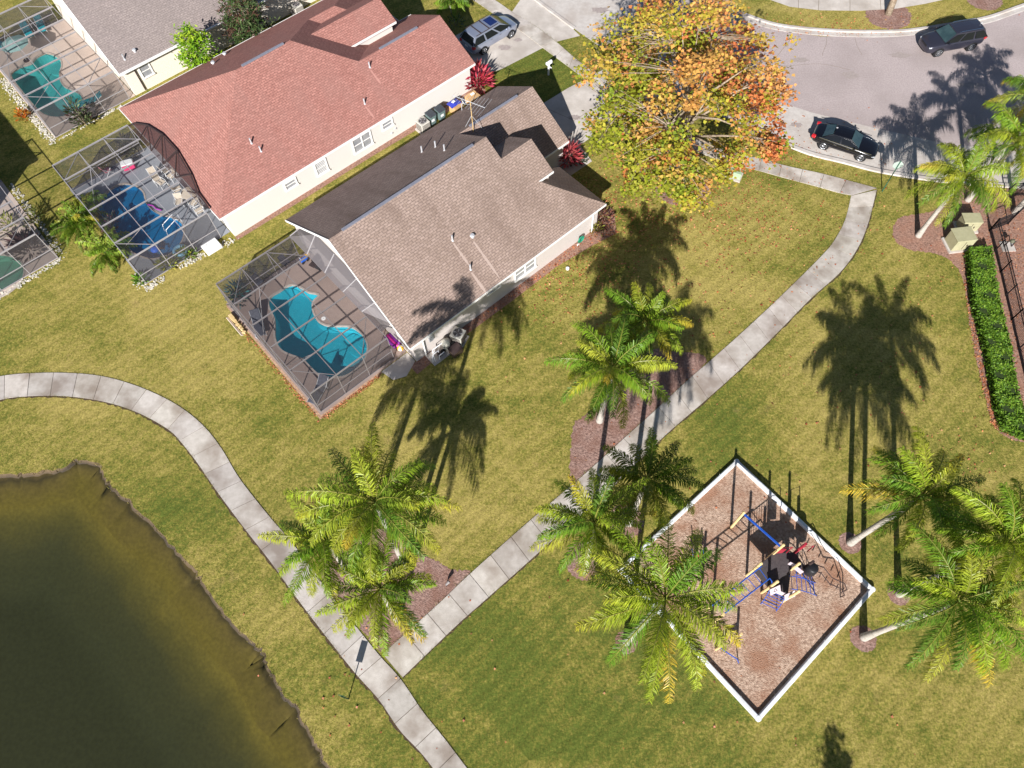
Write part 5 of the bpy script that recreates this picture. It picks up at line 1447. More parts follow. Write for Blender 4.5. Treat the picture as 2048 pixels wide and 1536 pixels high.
# separate talk post under the palm fronds
sp_ = G(*z1(60, 745))
t2 = thing('spring_rider', 'blue handled red spring rider near the left edge of the play area', 'spring rider', sp_)
MB().cyl((0, 0, 0), .12, .45, 12).build('spring', m_alumd, t2)
MB().box((0, 0, .6), (.75, .16, .32)).build('seat', m_redpl, t2, mods=[BEV(.06, 3)])
MB().tube([(-.35, -.25, .95), (-.35, 0, 1.0), (-.35, .25, .95)], .03, 8).build('handlebar', m_blue, t2)
MB().tube([(.2, -.3, .4), (.25, -.2, .9), (.25, .2, .9), (.2, .3, .4)], .03, 8).build('foot_hoop', m_blue, t2)
# low post at the near end of the play area
lp_ = G(1449, 1285)
t2 = thing('balance_post', 'short cream balance beam with blue hand rail under the drooping fronds', 'balance beam', lp_)
MB().bar((-.5, -.35, .35), (.7, .3, .35), .14, .14).build('beam', m_cream, t2)
MB().cyl((-.5, -.35, 0), .07, .9, 12).build('post', m_cream, t2); MB().cyl((.7, .3, 0), .07, .9, 12).build('post', m_cream, t2)
MB().tube([(-.5, -.35, .85), (-.2, -.6, .95), (.4, -.9, .6), (.6, -1.0, 0)], .03, 8).build('handrail', m_blue, t2)

# ------------------------------------------------------------------ street furniture and fence
sg = G(1764, 383)
t = thing('stop_sign', 'red stop sign on a green post at the corner of the footpath', 'road sign', sg, math.radians(-12))
MB().cyl((0, 0, 0), .035, 3.0, 10).build('post', M('sign_green', S(40, 84, 66), S(52, 100, 80), 4, .5), t)
def octo(y, r, mat, name):
    b = MB(); P_ = [(r * math.cos(math.pi / 8 + k * math.pi / 4), r * math.sin(math.pi / 8 + k * math.pi / 4)) for k in range(8)]
    f = [(x, y, 2.55 + z_) for x, z_ in P_]; g = [(x, y + .008, 2.55 + z_) for x, z_ in P_]
    b.face(f); b.face(g[::-1])
    for k in range(8): b.face([f[k], g[k], g[(k + 1) % 8], f[(k + 1) % 8]])
    return b.build(name, mat, t)
octo(.05, .34, m_white_pl, 'sign_border'); octo(.06, .315, m_redpl, 'sign_face'); octo(.036, .34, M('sign_back_grey', S(150, 166, 158), S(164, 178, 170), 4, .5), 'sign_back')
fc = bpy.data.curves.new('sign_text', 'FONT'); fc.body = 'STOP'; fc.size = .21; fc.align_x = 'CENTER'; fc.align_y = 'CENTER'; fc.extrude = .003
_tmp = bpy.data.objects.new('sign_text_curve', fc); COL.objects.link(_tmp); bpy.context.view_layer.update()
_me = bpy.data.meshes.new_from_object(_tmp.evaluated_get(bpy.context.evaluated_depsgraph_get()))
bpy.data.objects.remove(_tmp); bpy.data.curves.remove(fc)
fo = bpy.data.objects.new('sign_text', _me); COL.objects.link(fo); fo.parent = t; fo.location = (0, .072, 2.55); fo.rotation_euler = (math.pi / 2, 0, math.pi); _me.materials.clear(); _me.materials.append(m_white_pl)

dp = G(697, 1398)
t = thing('pet_waste_sign', 'dark green sign post with a small board beside the pond path', 'sign', dp, math.radians(-11))
MB().cyl((0, 0, 0), .03, 1.7, 10).build('post', M('dark_green_metal', S(36, 62, 48), S(46, 76, 60), 4, .5), t)
MB().box((0, .045, 1.38), (.36, .02, .62)).build('sign_board', M('board_green', S(48, 88, 66), S(60, 102, 78), 4, .5), t)

ml = G(1097, 150)
t = thing('mailbox', 'white mailbox on a post at the end of the grey house driveway', 'mailbox', ml, math.radians(42))
MB().box((0, 0, .55), (.11, .11, 1.1)).build('post', m_white_pl, t)
b = MB(); pr_ = [(.11, 1.05), (.11, 1.20)] + [(.11 * math.cos(a), 1.20 + .11 * math.sin(a)) for a in (math.pi / 4, math.pi / 2, 3 * math.pi / 4)] + [(-.11, 1.20), (-.11, 1.05)]
A_ = [b.vert((.28, y, z_)) for y, z_ in pr_]; C_ = [b.vert((-.24, y, z_)) for y, z_ in pr_]
for k in range(len(pr_)): b.f.append([A_[k], A_[(k + 1) % len(pr_)], C_[(k + 1) % len(pr_)], C_[k]])
b.f.append(A_[::-1]); b.f.append(C_); b.build('box', m_white_pl, t)
MB().box((.1, .13, 1.2), (.03, .015, .18)).build('flag', m_redpl, t)
MB().bar((0, -.32, .85), (0, .32, .85), .06).build('bracket', m_white_pl, t)

m_cab = M('cabinet_green', S(158, 154, 122), S(170, 166, 134), 3, .6)
for (x, y, sx, sy, h, rz, lab) in ((1912, 490, 1.35, 1.1, .95, 8, 'larger pale olive utility cabinet nearest the hedge'), (1930, 456, 1.2, .8, .85, 0, 'smaller pale olive utility cabinet nearer the road')):
    p = G(x, y)
    t = thing('utility_cabinet', lab, 'utility cabinet', p, math.radians(rz), 'utility cabinets by the hedge')
    MB().box((0, 0, .06), (sx + .25, sy + .25, .12)).build('pad', m_gutter, t)
    MB().box((0, 0, .12 + h / 2), (sx, sy, h)).build('body', m_cab, t, mods=[BEV(.03, 2)])
    MB().box((0, .04, .12 + h + .03), (sx + .06, sy + .1, .06)).build('lid', m_cab, t, mods=[BEV(.02, 2)])
    MB().box((0, -sy / 2 - .01, .12 + h * .5), (.02, .02, h * .8)).build('door_seam', m_alumd, t)
    MB().box((.2, -sy / 2 - .02, .12 + h * .5), (.05, .04, .16)).build('handle', m_alumd, t)
p = G(1466, 352)
t = thing('utility_box', 'low green utility box with pale base under the sycamore edge', 'utility box', p, math.radians(-24))
MB().box((0, 0, .05), (1.25, .95, .1)).build('pad', m_gutter, t)
MB().box((0, .08, .35), (1.1, .75, .5)).build('body', M('soft_green', S(150, 172, 140), S(162, 182, 152), 3, .5), t, mods=[BEV(.03, 2)])
t = thing('landscape_light', 'small black landscape light in the mulch beside the footpath', 'lamp', G(893, 1172), math.radians(40))
MB().cyl((0, 0, 0), .03, .25, 8).build('stake', m_blackmetal, t); MB().tube([(0, 0, .25), (.05, 0, .32), (.24, 0, .40)], [.05, .07, .09], 10).build('lamp_head', m_alum, t)
t = thing('drain_cap', 'round white drain cap in the grass by the grey roofed house', 'drain cap', G(1135, 538)); MB().cyl((0, 0, 0), .12, .12, 16).build('cap', m_white_pl, t); MB().cyl((0, 0, .12), .05, .03, 8).build('plug', m_white_pl, t)

def iron_fence(label, pts, h=1.25):
    P_ = GL(pts); o0 = P_[0]
    t = thing('iron_fence', label, 'fence', o0, 0, 'black iron fences')
    for a, c in zip(P_, P_[1:]):
        a, c = a - o0, c - o0; L_ = (c - a).length; k = max(1, round(L_ / 2.2))
        for i in range(k + 1): MB().box(a.lerp(c, i / k) + Vector((0, 0, h / 2 + .04)), (.07, .07, h + .08)).build('post', m_blackmetal, t)
        for z_ in (.15, h - .22, h): MB().bar(a + Vector((0, 0, z_)), c + Vector((0, 0, z_)), .04).build('fence_rail', m_blackmetal, t)
        b = MB(); n_ = int(L_ / .105)
        for i in range(n_): b.box(a.lerp(c, (i + .5) / n_) + Vector((0, 0, h / 2)), (.02, .02, h - .02))
        b.build('pickets', m_blackmetal, t)
iron_fence('long black iron fence between the hedge and the brown mulch', [(1978, 462), (2000, 545), (2022, 640), (2050, 760), (2080, 880)])
iron_fence('short black iron fence across the top of the hedge bed', [(1978, 462), (2015, 448), (2060, 405)])
iron_fence('black iron gate fence at the right edge near the road', [(2010, 392), (2060, 392)])
p = G(2014, 494)
t = thing('backflow_valve', 'dark irrigation valve on a concrete pad behind the iron fence', 'valve', p)
MB().box((0, 0, .04), (.9, .8, .08)).build('pad', m_gutter, t)
MB().tube([(-.25, 0, .08), (-.25, 0, .6), (.25, 0, .6), (.25, 0, .08)], .05, 8).build('pipe', m_alumd, t)
MB().lathe([(.02, .5), (.13, .55), (.16, .65), (.10, .75), (.02, .78)], 12).build('valve_body', M('valve_brass', S(84, 86, 70), S(104, 104, 84), 6, .5), t)
MB().bar((-.1, .0, .85), (.1, .0, .85), .03).build('handle', m_alumd, t)

# ------------------------------------------------------------------ things along the houses
m_acb = M('ac_casing', S(186, 182, 172), S(200, 196, 186), 5, .5)
def make_ac(label, loc, rz):
    t = thing('ac_unit', label, 'air conditioner', loc, rz, 'air conditioners beside the houses')
    MB().box((0, 0, .05), (1.0, 1.0, .1)).build('pad', m_gutter, t)
    b = MB().box((0, 0, .50), (.82, .82, .80)); b.build('casing', m_acb, t, mods=[BEV(.05, 3)])
    for k in range(9):
        for sx in (-1, 1):
            pass
    lv_ = MB()
    for k in range(9):
        z_ = .2 + k * .075
        lv_.box((0, -.415, z_), (.7, .02, .02)).box((0, .415, z_), (.7, .02, .02)).box((-.415, 0, z_), (.02, .7, .02)).box((.415, 0, z_), (.02, .7, .02))
    lv_.build('louvres', m_alumd, t)
    MB().cyl((0, 0, .885), .31, .02, 28).build('fan_well', m_black, t)
    b = MB()
    for r in (.10, .18, .25, .31): b.tube([(r * math.cos(a), r * math.sin(a), .925) for a in [k * math.pi / 12 for k in range(25)]], .008, 5, cap=False)
    for k in range(8): a = k * math.pi / 4; b.bar((.03 * math.cos(a), .03 * math.sin(a), .925), (.32 * math.cos(a), .32 * math.sin(a), .925), .012)
    b.build('fan_guard', m_alum, t)
    b = MB()
    for k in range(4):
        a = k * math.pi / 2; c_, s_ = math.cos(a), math.sin(a)
        b.face([(c_ * .05, s_ * .05, .912), (c_ * .28 - s_ * .10, s_ * .28 + c_ * .10, .908), (c_ * .28 + s_ * .05, s_ * .28 - c_ * .05, .915)])
    b.build('fan_blade', m_pipe, t)
    return t
ac = make_ac('beige air conditioner between the two houses by the dark bins', G(848, 260), TH)
p = G(918, 680); copy_tree(ac, p, TH + .4, 'shaded air conditioner next to the pool pumps by the grey roofed house')
copy_tree(ac, G(598, 28), TH, 'air conditioner against the cream house at the top edge')

m_bin = M('bin_green_grey', S(96, 116, 114), S(112, 132, 130), 6, .5)
m_lid = M('bin_lid', S(58, 62, 68), S(72, 76, 82), 8, .55)
def make_bin(label, loc, rz):
    t = thing('wheelie_bin', label, 'bin', loc, rz, 'bins between the houses')
    b = MB(); lo = [(-.24, -.27), (.24, -.27), (.24, .27), (-.24, .27)]; hi = [(-.30, -.34), (.30, -.34), (.30, .34), (-.30, .34)]
    l = [b.vert((x, y, .06)) for x, y in lo]; h = [b.vert((x, y, .98)) for x, y in hi]
    for k in range(4): b.f.append([l[k], l[(k + 1) % 4], h[(k + 1) % 4], h[k]])
    b.f.append(l[::-1]); b.f.append(h); b.build('body', m_bin, t, mods=[BEV(.03, 2)])
    MB().box((0, 0, 1.02), (.66, .76, .07), R=Matrix.Rotation(.04, 3, 'X')).build('lid', m_lid, t, mods=[BEV(.03, 2)])
    MB().tube([(-.24, .40, .98), (.24, .40, .98)], .02, 8).build('handle', m_black, t)
    for x in (-.24, .24): MB().tube([(x - .03, .28, .11), (x + .03, .28, .11)], .11, 14).build('wheel', m_black, t)
    MB().box((-.05, -.325, .6), (.28, .012, .22)).build('sticker', m_white_pl, t)
    return t
w0 = make_bin('dark lidded bin standing beside the air conditioner', G(864, 248), TH)
copy_tree(w0, G(882, 238), TH, 'second dark lidded bin, nearer the blue bag')
m_card = M('cardboard', S(188, 150, 104), S(204, 166, 120), 5, .9)
def carton(label, loc, rz, sx, sy, sz):
    t = thing('cardboard_box', label, 'box', loc, rz, 'cardboard boxes between the houses')
    MB().box((0, 0, sz / 2), (sx, sy, sz)).build('body', m_card, t, mods=[BEV(.01, 1)])
    for sg in (-1, 1): MB().box((0, sg * sy * .27, sz + .03), (sx * .98, sy * .46, .012), R=Matrix.Rotation(sg * .10, 3, 'X')).build('flap', m_card, t)
    MB().box((sx * .1, sy * .2, sz + .065), (sx * .35, sy * .25, .006), R=Matrix.Rotation(.1, 3, 'X')).build('paper_label', m_white_pl, t)
    return t
carton('wide tan cardboard box below the pink cordyline', G(947, 208), TH, 1.0, .85, .75)
carton('tan cardboard box under the blue bag', G(913, 222), TH + .1, .85, .7, .65)
p = G(908, 208, .7)
t = thing('blue_bag', 'blue and white plastic bag lying on a cardboard box', 'bag', (p.x, p.y, .72), TH)
b = MB(); r_ = random.Random(3)
gx = [[b.vert(((i - 4) * .12, (j - 3) * .12, .18 * math.exp(-((i - 4) ** 2 + (j - 3) ** 2) / 9) + r_.uniform(0, .05))) for j in range(7)] for i in range(9)]
for i in range(8):
    for j in range(6): b.f.append([gx[i][j], gx[i + 1][j], gx[i + 1][j + 1], gx[i][j + 1]])
b.build('bag_sheet', M('bag_blue', S(46, 56, 150), S(64, 74, 176), 6, .35), t, smooth=True)
MB().box((-.05, .0, .235), (.3, .22, .02), rz=.3).build('white_print', m_white_pl, t, mods=[BEV(.008, 1)])
# satellite dish and television aerial on the grey roof
sd = fr(OG, 15.4, 13.4, 2.55)
t = thing('satellite_dish', 'small white satellite dish on the eave of the grey roof', 'dish', sd, math.radians(10))
MB().tube([(0, 0, -.05), (0, 0, .5), (.1, 0, .65)], .03, 8).build('mast', m_pipe, t)
o = MB().lathe([(.01, 0), (.12, .02), (.21, .06), (.27, .11), (.26, .115), (.20, .07), (.11, .035), (.01, .025)], 20).build('dish', m_white_pl, t, smooth=True)
o.location = (.12, 0, .72); o.rotation_euler = (0, math.radians(55), 0)
MB().tube([(.12, 0, .6), (.55, 0, .75)], .015, 6).build('feed_arm', m_pipe, t)
ab = fr(OG, 13.3, 9.4, 4.55)
t = thing('tv_aerial', 'metal television aerial on a mast above the roof step', 'aerial', ab, math.radians(-8))
mast = M('mast_tan', S(190, 160, 110), S(206, 176, 126), 5, .5)
MB().tube([(0, 0, -.1), (-.06, .1, 2.5)], .03, 8).build('mast', mast, t)
MB().tube([(-.7, .5, -.2), (-.05, .1, 1.3)], .018, 6).build('stay', m_pipe, t); MB().tube([(.6, .4, -.1), (-.05, .1, 1.3)], .018, 6).build('stay', m_pipe, t)
MB().tube([(-1.3, .55, 2.42), (1.0, -.32, 2.42)], .02, 6).build('boom', m_pipe, t)
for k in range(12):
    f = k / 11; c0 = Vector((-1.3, .55, 2.43)).lerp(Vector((1.0, -.32, 2.43)), f); d = Vector((.33, .87, 0)).normalized() * (.35 + .55 * f)
    MB().tube([c0 - d, c0 + d], .009, 5).build('element', m_pipe, t)
for q in ((-.55, .35), (-.3, .75)): MB().tube([(q[0], q[1], 2.0), (-.05, .1, 2.2)], .012, 5).build('element', m_pipe, t)
# hose reel
p = wu(OG, 1159, 476, .05)
t = thing('hose_reel', 'coiled green garden hose hanging on the grey house wall', 'hose', fr(OG, p.x, -.02, p.z), TH)
for k, r in enumerate((.14, .19, .24, .28)):
    MB().tube([(r * math.cos(a), -.06 - .03 * (k % 2), r * math.sin(a)) for a in [q * math.pi / 12 for q in range(25)]], .026, 6, cap=False).build('hose_coil', M('hose_green', S(30, 128, 100), S(44, 150, 120), 6, .4), t)
MB().box((0, .02, 0), (.12, .12, .3)).build('bracket', m_alumd, t)
MB().tube([(-.35, -.1, -.2), (-.35, -.12, -.95)], .03, 6).build('standpipe', m_white_pl, t); MB().tube([(-.2, -.1, -.3), (-.2, -.12, -.95)], .03, 6).build('standpipe', m_white_pl, t)
# pool pump set
p = G(888, 702)
t = thing('pool_pump', 'pool filter and pump set with white pipes on a concrete pad by the grey house', 'pool pump', p, TH)
MB().box((0, 0, .04), (2.3, .95, .08)).build('pad', m_gutter, t)
m_tank = M('filter_tank', S(186, 182, 168), S(204, 200, 188), 5, .45)
MB().lathe([(.02, .08), (.27, .1), (.29, .2), (.29, .75), (.24, .88), (.12, .95), (.02, .98)], 20, (.25, .05, 0)).build('filter_tank', m_tank, t, smooth=True)
MB().lathe([(.10, .55), (.30, .56), (.30, .60), (.10, .61)], 20, (.25, .05, 0)).build('clamp_band', m_black, t)
MB().tube([(-.35, -.1, .25), (.0, -.1, .25)], .14, 14).build('pump_motor', m_black, t); MB().cyl((-.45, -.1, .1), .13, .4, 14).build('pump_basket', m_alumd, t)
MB().tube([(.85, -.1, .3), (.5, -.1, .3)], .13, 14).build('pump_motor', m_black, t); MB().cyl((.55, .25, .08), .1, .5, 12).build('chlorinator', m_tank, t)
for pts in ([(-.45, -.1, .45), (-.45, -.1, .7), (-.9, -.1, .7), (-.9, -.25, .05)], [(-.75, .1, .05), (-.75, .1, .85), (.25, .1, .85)], [(-.62, -.35, .05), (-.62, -.35, .55), (-.2, -.35, .55)], [(-1.05, -.2, .05), (-1.05, -.2, .6), (-.6, .1, .6)], [(.25, -.3, .4), (.25, -.45, .4), (.85, -.45, .4), (.85, -.45, .05)]):
    MB().tube(pts, .035, 8).build('white_pipe', m_pipe_w, t)
# ladder-like rack on the grey house wall, dark crate by the pump
t = thing('water_heater_box', 'dark equipment crate between the pumps and the air conditioner', 'crate', G(912, 705), TH)
MB().box((0, 0, .25), (.75, .6, .5)).build('body', M('dark_brown', S(70, 56, 46), S(88, 72, 60), 6, .7), t, mods=[BEV(.03, 2)]); MB().box((0, 0, .52), (.8, .65, .04)).build('lid', m_alumd, t)

# planks and blocks leaning by the grey cage wall
t = thing('stacked_lumber', 'pale plank and broken timber blocks lying along the outside of the cage wall', 'lumber', fr(OG, -6.85, 10.6), TH + math.pi / 2)
m_plank = M('pale_plank', S(206, 190, 176), S(224, 208, 196), 4, .7, aniso=(1, 6, 1)); m_block = M('tan_block', S(198, 170, 120), S(214, 188, 140), 5, .8)
MB().box((-.2, .22, .12), (1.9, .16, .05), R=Matrix.Rotation(.5, 3, 'X')).build('plank', m_plank, t)
for k, (x, y, sx, sy, sz) in enumerate(((.55, -.02, .5, .26, .25), (.15, -.02, .22, .2, .3), (-.2, 0, .2, .2, .2), (-.5, -.02, .16, .22, .24), (-.75, -.02, .16, .18, .22), (-1.0, 0, .24, .2, .18))):
    MB().box((x, y, sz / 2), (sx, sy, sz), rz=.12 * k).build('block', m_block, t, mods=[BEV(.02, 2)])
p = G(425, 496)
t = thing('storage_slab', 'flat white pool equipment cover beside the corner of the red roofed house', 'cover', p, TH)
MB().box((0, 0, .16), (1.15, .95, .32)).build('cover', m_white_pl, t, mods=[BEV(.03, 3)]); MB().box((-.2, .2, .33), (.06, .03, .02)).build('latch', m_alumd, t)

# white stones edging the cages
b = MB(); r_ = random.Random(91)
def stones(o, pts, n, wd):
    for k in range(n):
        f = r_.random() * (len(pts) - 1); i = int(f); f -= i
        a, c = Vector(pts[i]), Vector(pts[i + 1]); q = a.lerp(c, f)
        p = fr(o, q.x + r_.gauss(0, wd), q.y + r_.gauss(0, wd)); s_ = r_.uniform(.03, .10)
        g_ = r_.uniform(.6, .95); b.col = (g_, g_ * .99, g_ * .95, 1)
        R = Matrix.Rotation(r_.uniform(0, 3), 3, 'Z') @ Matrix.Rotation(r_.uniform(-.4, .4), 3, 'X')
        b.box((p.x, p.y, s_ * .25), (s_ * 1.3, s_, s_ * .8), R=R)
stones(OT, [(-6.85, -.2), (-6.9, 4), (-6.85, 9.5)], 560, .17)
stones(OH, [(-6, -.35), (.1, -.3)], 260, .12); stones(OH, [(.35, .2), (.4, 5), (.4, 9)], 300, .14)
stones(OR, [(-6.8, 2.2), (-6.75, .3), (-5.4, .35)], 150, .16); stones(OR, [(-4, .45), (-2.2, .3), (.1, -.1)], 200, .16); stones(OT, [(-6.4, -.25), (-3, -.2), (-1, -.15)], 120, .07)
m_stone = M('white_stone', S(206, 200, 190), S(228, 224, 214), 8, .9, vcol=True)
tag(b.build('edging_stones', m_stone), 'white edging stones around the pool cages', 'stones', kind='stuff')

# ------------------------------------------------------------------ things inside the cages
m_teal = M('teal_cushion', S(18, 134, 146), S(28, 152, 164), 5, .7); m_dkfab = M('charcoal_sling', S(72, 74, 84), S(88, 90, 100), 6, .7)
def make_lounger(label, loc, rz, fab, frame, group, back=.75):
    t = thing('sun_lounger', label, 'lounger', (loc.x, loc.y, .03), rz, group)
    for y in (-.32, .32): MB().tube([(-.95, y, .32), (.35, y, .32), (.95, y * .98, .32 + back * .6)], .025, 8).build('side_rail', frame, t)
    for x, y in ((-.8, -.32), (-.8, .32), (.45, -.32), (.45, .32)): MB().cyl((x, y, 0), .025, .32, 8).build('leg', frame, t)
    MB().box((-.3, 0, .36), (1.3, .6, .07)).build('seat', fab, t, mods=[BEV(.03, 2)])
    MB().box((.64, 0, .36 + back * .3), (.78, .6, .07), R=Matrix.Rotation(-math.atan(back), 3, 'Y')).build('backrest', fab, t, mods=[BEV(.03, 2)])
    return t
GL_ = 'sun loungers around the pools'
la = make_lounger('teal lounger with white frame, lower of the close pair by the teal pool', G(60, 70), math.radians(125), m_teal, m_white_pl, GL_, .5)
copy_tree(la, G(86, 58), math.radians(118), 'teal lounger with white frame, upper of the close pair by the teal pool')
copy_tree(la, G(6, 96), math.radians(150), 'teal lounger at the left picture edge by the teal pool')
copy_tree(la, G(186, 208), math.radians(30), 'teal lounger at the near end of the teal pool beside the screen wall')
lg = make_lounger('charcoal lounger on the brown deck by the left cage wall', G(520, 655), math.radians(110), m_dkfab, m_pipe, GL_, .7)
copy_tree(lg, G(640, 786), math.radians(70), 'charcoal lounger in the lowest corner of the brown deck')
def umbrella(label, loc, r, col, h=2.2):
    t = thing('patio_umbrella', label, 'umbrella', (loc.x, loc.y, .03))
    MB().cyl((0, 0, 0), .025, h, 8).build('pole', m_pipe, t); MB().cyl((0, 0, 0), .25, .08, 18).build('base', m_alumd, t)
    b = MB(); c0 = b.vert((0, 0, h + .12)); e = [b.vert((r * math.cos(k * math.pi / 4), r * math.sin(k * math.pi / 4), h - .28)) for k in range(8)]
    for k in range(8): b.f.append([c0, e[k], e[(k + 1) % 8]])
    b.build('canopy', col, t)
umbrella('grey green patio umbrella beside the teal pool', G(54, 122), 1.15, M('sage_canvas', S(120, 150, 146), S(134, 164, 160), 4, .8), 1.9)
m_wfr = m_white_pl
m_tan = M('tan_sling', S(190, 178, 162), S(206, 194, 178), 5, .7)
def make_chair(label, loc, rz):
    t = thing('patio_chair', label, 'chair', (loc.x, loc.y, .03), rz, 'white patio chairs in the deep blue pool cage')
    for x in (-.27, .27):
        MB().tube([(x, -.28, 0), (x, -.28, .62), (x, .25, .62)], .022, 8).build('arm_frame', m_wfr, t)
        MB().tube([(x, .30, 0), (x, .25, .42), (x, .38, .95)], .022, 8).build('back_leg', m_wfr, t)
    MB().box((0, 0, .42), (.52, .52, .04)).build('seat', m_tan, t, mods=[BEV(.015, 2)])
    MB().box((0, .32, .70), (.50, .03, .48), R=Matrix.Rotation(-.22, 3, 'X')).build('backrest', m_tan, t, mods=[BEV(.012, 2)])
    MB().tube([(-.27, -.28, .3), (.27, -.28, .3)], .018, 6).build('stretcher', m_wfr, t)
    return t
ch0 = make_chair('white patio chair, leftmost of the upper jumble of chairs', G(*z7([(705, 395)])[0]), .6)
for (x, y), rz, lab in (((775, 470), 1.0, 'white patio chair, lowest of the upper jumble of chairs'), ((830, 330), 2.4, 'white patio chair turned to the house in the upper jumble'), ((900, 390), -.6, 'white patio chair, rightmost of the upper jumble'), ((960, 545), 2.1, 'white patio chair above the round table'), ((985, 690), .2, 'white patio chair left of the round table'), ((1150, 700), -.5, 'white patio chair below the round table'), ((1210, 790), -.9, 'white patio chair standing alone near the cage corner')):
    copy_tree(ch0, G(*z7([(x, y)])[0], .03), rz, lab)
p = G(*z7([(1120, 625)])[0])
t = thing('patio_table', 'round pale patio table in the deep blue pool cage', 'table', (p.x, p.y, .03))
MB().cyl((0, 0, .70), .62, .04, 32).build('tabletop', m_tan, t, mods=[BEV(.015, 2)])
for k in range(4): a = k * math.pi / 2 + .4; MB().tube([(.45 * math.cos(a), .45 * math.sin(a), 0), (.38 * math.cos(a), .38 * math.sin(a), .70)], .022, 8).build('leg', m_wfr, t)
p = G(*z7([(400, 262)])[0])
t = thing('cooler', 'pink and white cool box on the slate deck', 'cool box', (p.x, p.y, .03), math.radians(22))
MB().box((0, 0, .24), (.85, .5, .48)).build('body', M('hot_pink', S(206, 52, 104), S(220, 70, 122), 5, .4), t, mods=[BEV(.04, 3)]); MB().box((0, 0, .53), (.9, .54, .11)).build('lid', m_white_pl, t, mods=[BEV(.03, 3)])
MB().tube([(-.47, -.15, .35), (-.52, -.15, .25), (-.52, .15, .25), (-.47, .15, .35)], .015, 6).build('handle', m_white_pl, t)
p = G(*z7([(165, 325)])[0])
t = thing('folding_chair', 'pink folding beach chair in the shady end of the slate deck', 'chair', (p.x, p.y, .03), 2.4)
MB().box((0, 0, .35), (.5, .5, .03)).build('seat', M('faded_pink', S(200, 130, 140), S(214, 148, 156), 5, .7), t); MB().box((0, .3, .62), (.5, .03, .55), R=Matrix.Rotation(-.35, 3, 'X')).build('backrest', bpy.data.materials['faded_pink'], t)
for x in (-.25, .25): MB().tube([(x, -.3, 0), (x, .3, .7)], .018, 6).build('leg', m_wfr, t); MB().tube([(x, .35, 0), (x, -.25, .55)], .018, 6).build('leg', m_wfr, t)
pa_, pb2 = G(*z7([(605, 690)])[0]), G(*z7([(765, 755)])[0])
t = thing('pool_noodle', 'purple pool noodle lying on the pool edge', 'pool toy', (pa_.x, pa_.y, .12))
d = pb2 - pa_; MB().tube([(0, 0, 0), d * .33 + Vector((.05, .08, 0)), d * .66 - Vector((.02, .04, 0)), d], .05, 10).build('noodle', M('purple_foam', S(150, 40, 150), S(168, 58, 168), 6, .6), t, smooth=True)
p = G(*z7([(930, 930)])[0])
t = thing('pool_handrail', 'white pool hand rails at the steps of the deep blue pool', 'handrail', (p.x, p.y, .03), math.radians(-142))
for y in (-.3, .3): MB().tube([(-.5, y, 0), (-.5, y, .75), (-.2, y, .88), (.75, y, .45), (.85, y, -.1)], .03, 10).build('rail', m_pipe_w, t, smooth=True)
p = G(*z7([(690, 1195)])[0], -.05)
t = thing('pool_float', 'bright blue float in the near corner of the deep blue pool', 'pool toy', (p.x, p.y, -.08), .5)
MB().lathe([(.02, 0), (.26, .02), (.33, .12), (.26, .26), (.1, .32), (.02, .33)], 20).build('float', M('toy_blue', S(20, 96, 210), S(36, 116, 226), 5, .35), t, smooth=True)
MB().tube([(.2, -.1, .2), (.45, -.2, .22), (.6, -.25, .05)], .05, 8).build('tail', m_alumd, t)
p = G(*z7([(985, 1222)])[0])
t = thing('inflatable_ring', 'pale blue inflatable ring leaning on the screen wall', 'pool toy', (p.x, p.y, .2), .3)
o = MB().tube([(.42 * math.cos(a), .42 * math.sin(a), 0) for a in [k * math.pi / 12 for k in range(25)]], .13, 10, cap=False).build('ring', M('pale_blue_vinyl', S(110, 170, 204), S(140, 192, 220), 5, .3), t, smooth=True)
# turquoise pool cage
t = thing('skimmer_lid', 'round white skimmer lid in the brown deck', 'lid', (lambda q: (q.x, q.y, .03))(G(*z8([(902, 737)])[0])))
MB().cyl((0, 0, 0), .15, .012, 24).build('lid', m_white_pl, t); MB().cyl((0, 0, .012), .03, .006, 10).build('grip', m_gutter, t)
p = G(*z8([(745, 262)])[0])
t = thing('ride_on_toy', 'blue and yellow ride on toy by the cage wall', 'toy', (p.x, p.y, .03), .8)
MB().box((0, 0, .22), (.55, .26, .2)).build('body', bpy.data.materials['toy_blue'], t, mods=[BEV(.05, 3)])
MB().box((.42, .1, .25), (.34, .18, .14)).build('seat', M('toy_yellow', S(230, 176, 40), S(240, 190, 56), 5, .4), t, mods=[BEV(.04, 3)])
for x in (-.2, .2):
    for y in (-.15, .15): MB().tube([(x, y - .02, .1), (x, y + .02, .1)], .1, 14).build('wheel', m_black, t)
MB().tube([(-.22, -.2, .55), (-.2, 0, .35), (-.22, .2, .55)], .018, 6).build('handlebar', m_pipe, t)
p = G(*z8([(880, 300)])[0])
t = thing('patio_grill', 'black barbecue grill against the sloped screen panel', 'grill', (p.x, p.y, .03), TH + .3)
MB().box((0, 0, .42), (.8, .5, .75)).build('cart', m_blackmetal, t, mods=[BEV(.02, 2)]); MB().tube([(-.38, 0, .86), (.38, 0, .86)], .26, 16).build('hood', m_blackmetal, t)
for sg in (-1, 1): MB().box((sg * .58, 0, .78), (.34, .45, .04)).build('side_shelf', m_alumd, t)
MB().tube([(-.25, -.28, .92), (.25, -.28, .92)], .015, 6).build('handle', m_pipe, t)
p = G(*z8([(955, 370)])[0])
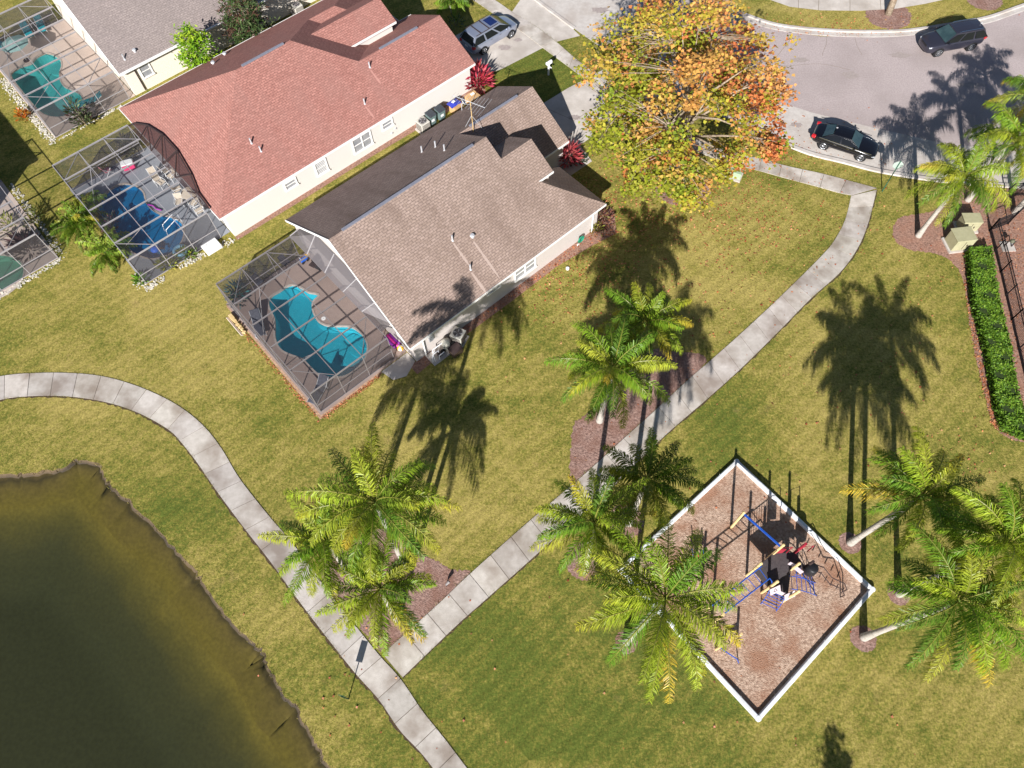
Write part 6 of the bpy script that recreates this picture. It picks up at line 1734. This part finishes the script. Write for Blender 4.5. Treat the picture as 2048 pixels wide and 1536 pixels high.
t = thing('side_table', 'small dark wire side table on the brown deck', 'table', (p.x, p.y, .03), .2)
MB().cyl((0, 0, .5), .28, .02, 20).build('tabletop', m_alumd, t)
for k in range(4): a = k * 1.571; MB().tube([(.26 * math.cos(a), .26 * math.sin(a), 0), (.12 * math.cos(a), .12 * math.sin(a), .5)], .012, 6).build('leg', m_alumd, t)
p = G(*z8([(1480, 935)])[0])
t = thing('pool_tube', 'purple and pink inflatable lounger by the cage door', 'pool toy', (p.x, p.y, .05), math.radians(-50))
for k, y in enumerate((-.18, 0, .18)): MB().tube([(-.6, y, .12), (.1, y, .14), (.6, y, .30)], .10, 10).build('tube', M('tube_%d' % k if False else ('violet_vinyl' if k != 1 else 'magenta_vinyl'), S(120, 40, 140) if k != 1 else S(190, 40, 130), S(140, 56, 160) if k != 1 else S(206, 60, 146), 5, .35), t, smooth=True)
p = G(*z8([(1545, 995)])[0])
t = thing('beach_ball', 'yellow and white beach ball by the cage door', 'ball', (p.x, p.y, .03))
prof = [(.22 * math.sin(a), .22 - .22 * math.cos(a)) for a in [.05 + k * (math.pi - .1) / 10 for k in range(11)]]
o = MB().lathe(prof, 24).build('ball', bpy.data.materials['toy_yellow'], t, smooth=True)
o.data.materials.append(m_white_pl)
for f in o.data.polygons:
    c0 = f.center; f.material_index = int((math.atan2(c0.y, c0.x) + math.pi) / (math.pi / 3)) % 2
for (x, y), lab in (((600, 300), 'dark plastic chair in the shaded corner of the brown deck, right of the pair'), ((380, 460), 'dark plastic chair in the shaded corner of the brown deck, left of the pair')):
    p = G(*z8([(x, y)])[0])
    t = thing('deck_chair', lab, 'chair', (p.x, p.y, .03), .9, 'dark chairs on the brown deck')
    MB().box((0, 0, .42), (.5, .5, .04)).build('seat', m_dkfab, t); MB().box((0, .27, .7), (.5, .03, .5), R=Matrix.Rotation(-.2, 3, 'X')).build('backrest', m_dkfab, t)
    for sx in (-.22, .22):
        for sy in (-.22, .22): MB().cyl((sx, sy, 0), .02, .42, 8).build('leg', m_alumd, t)
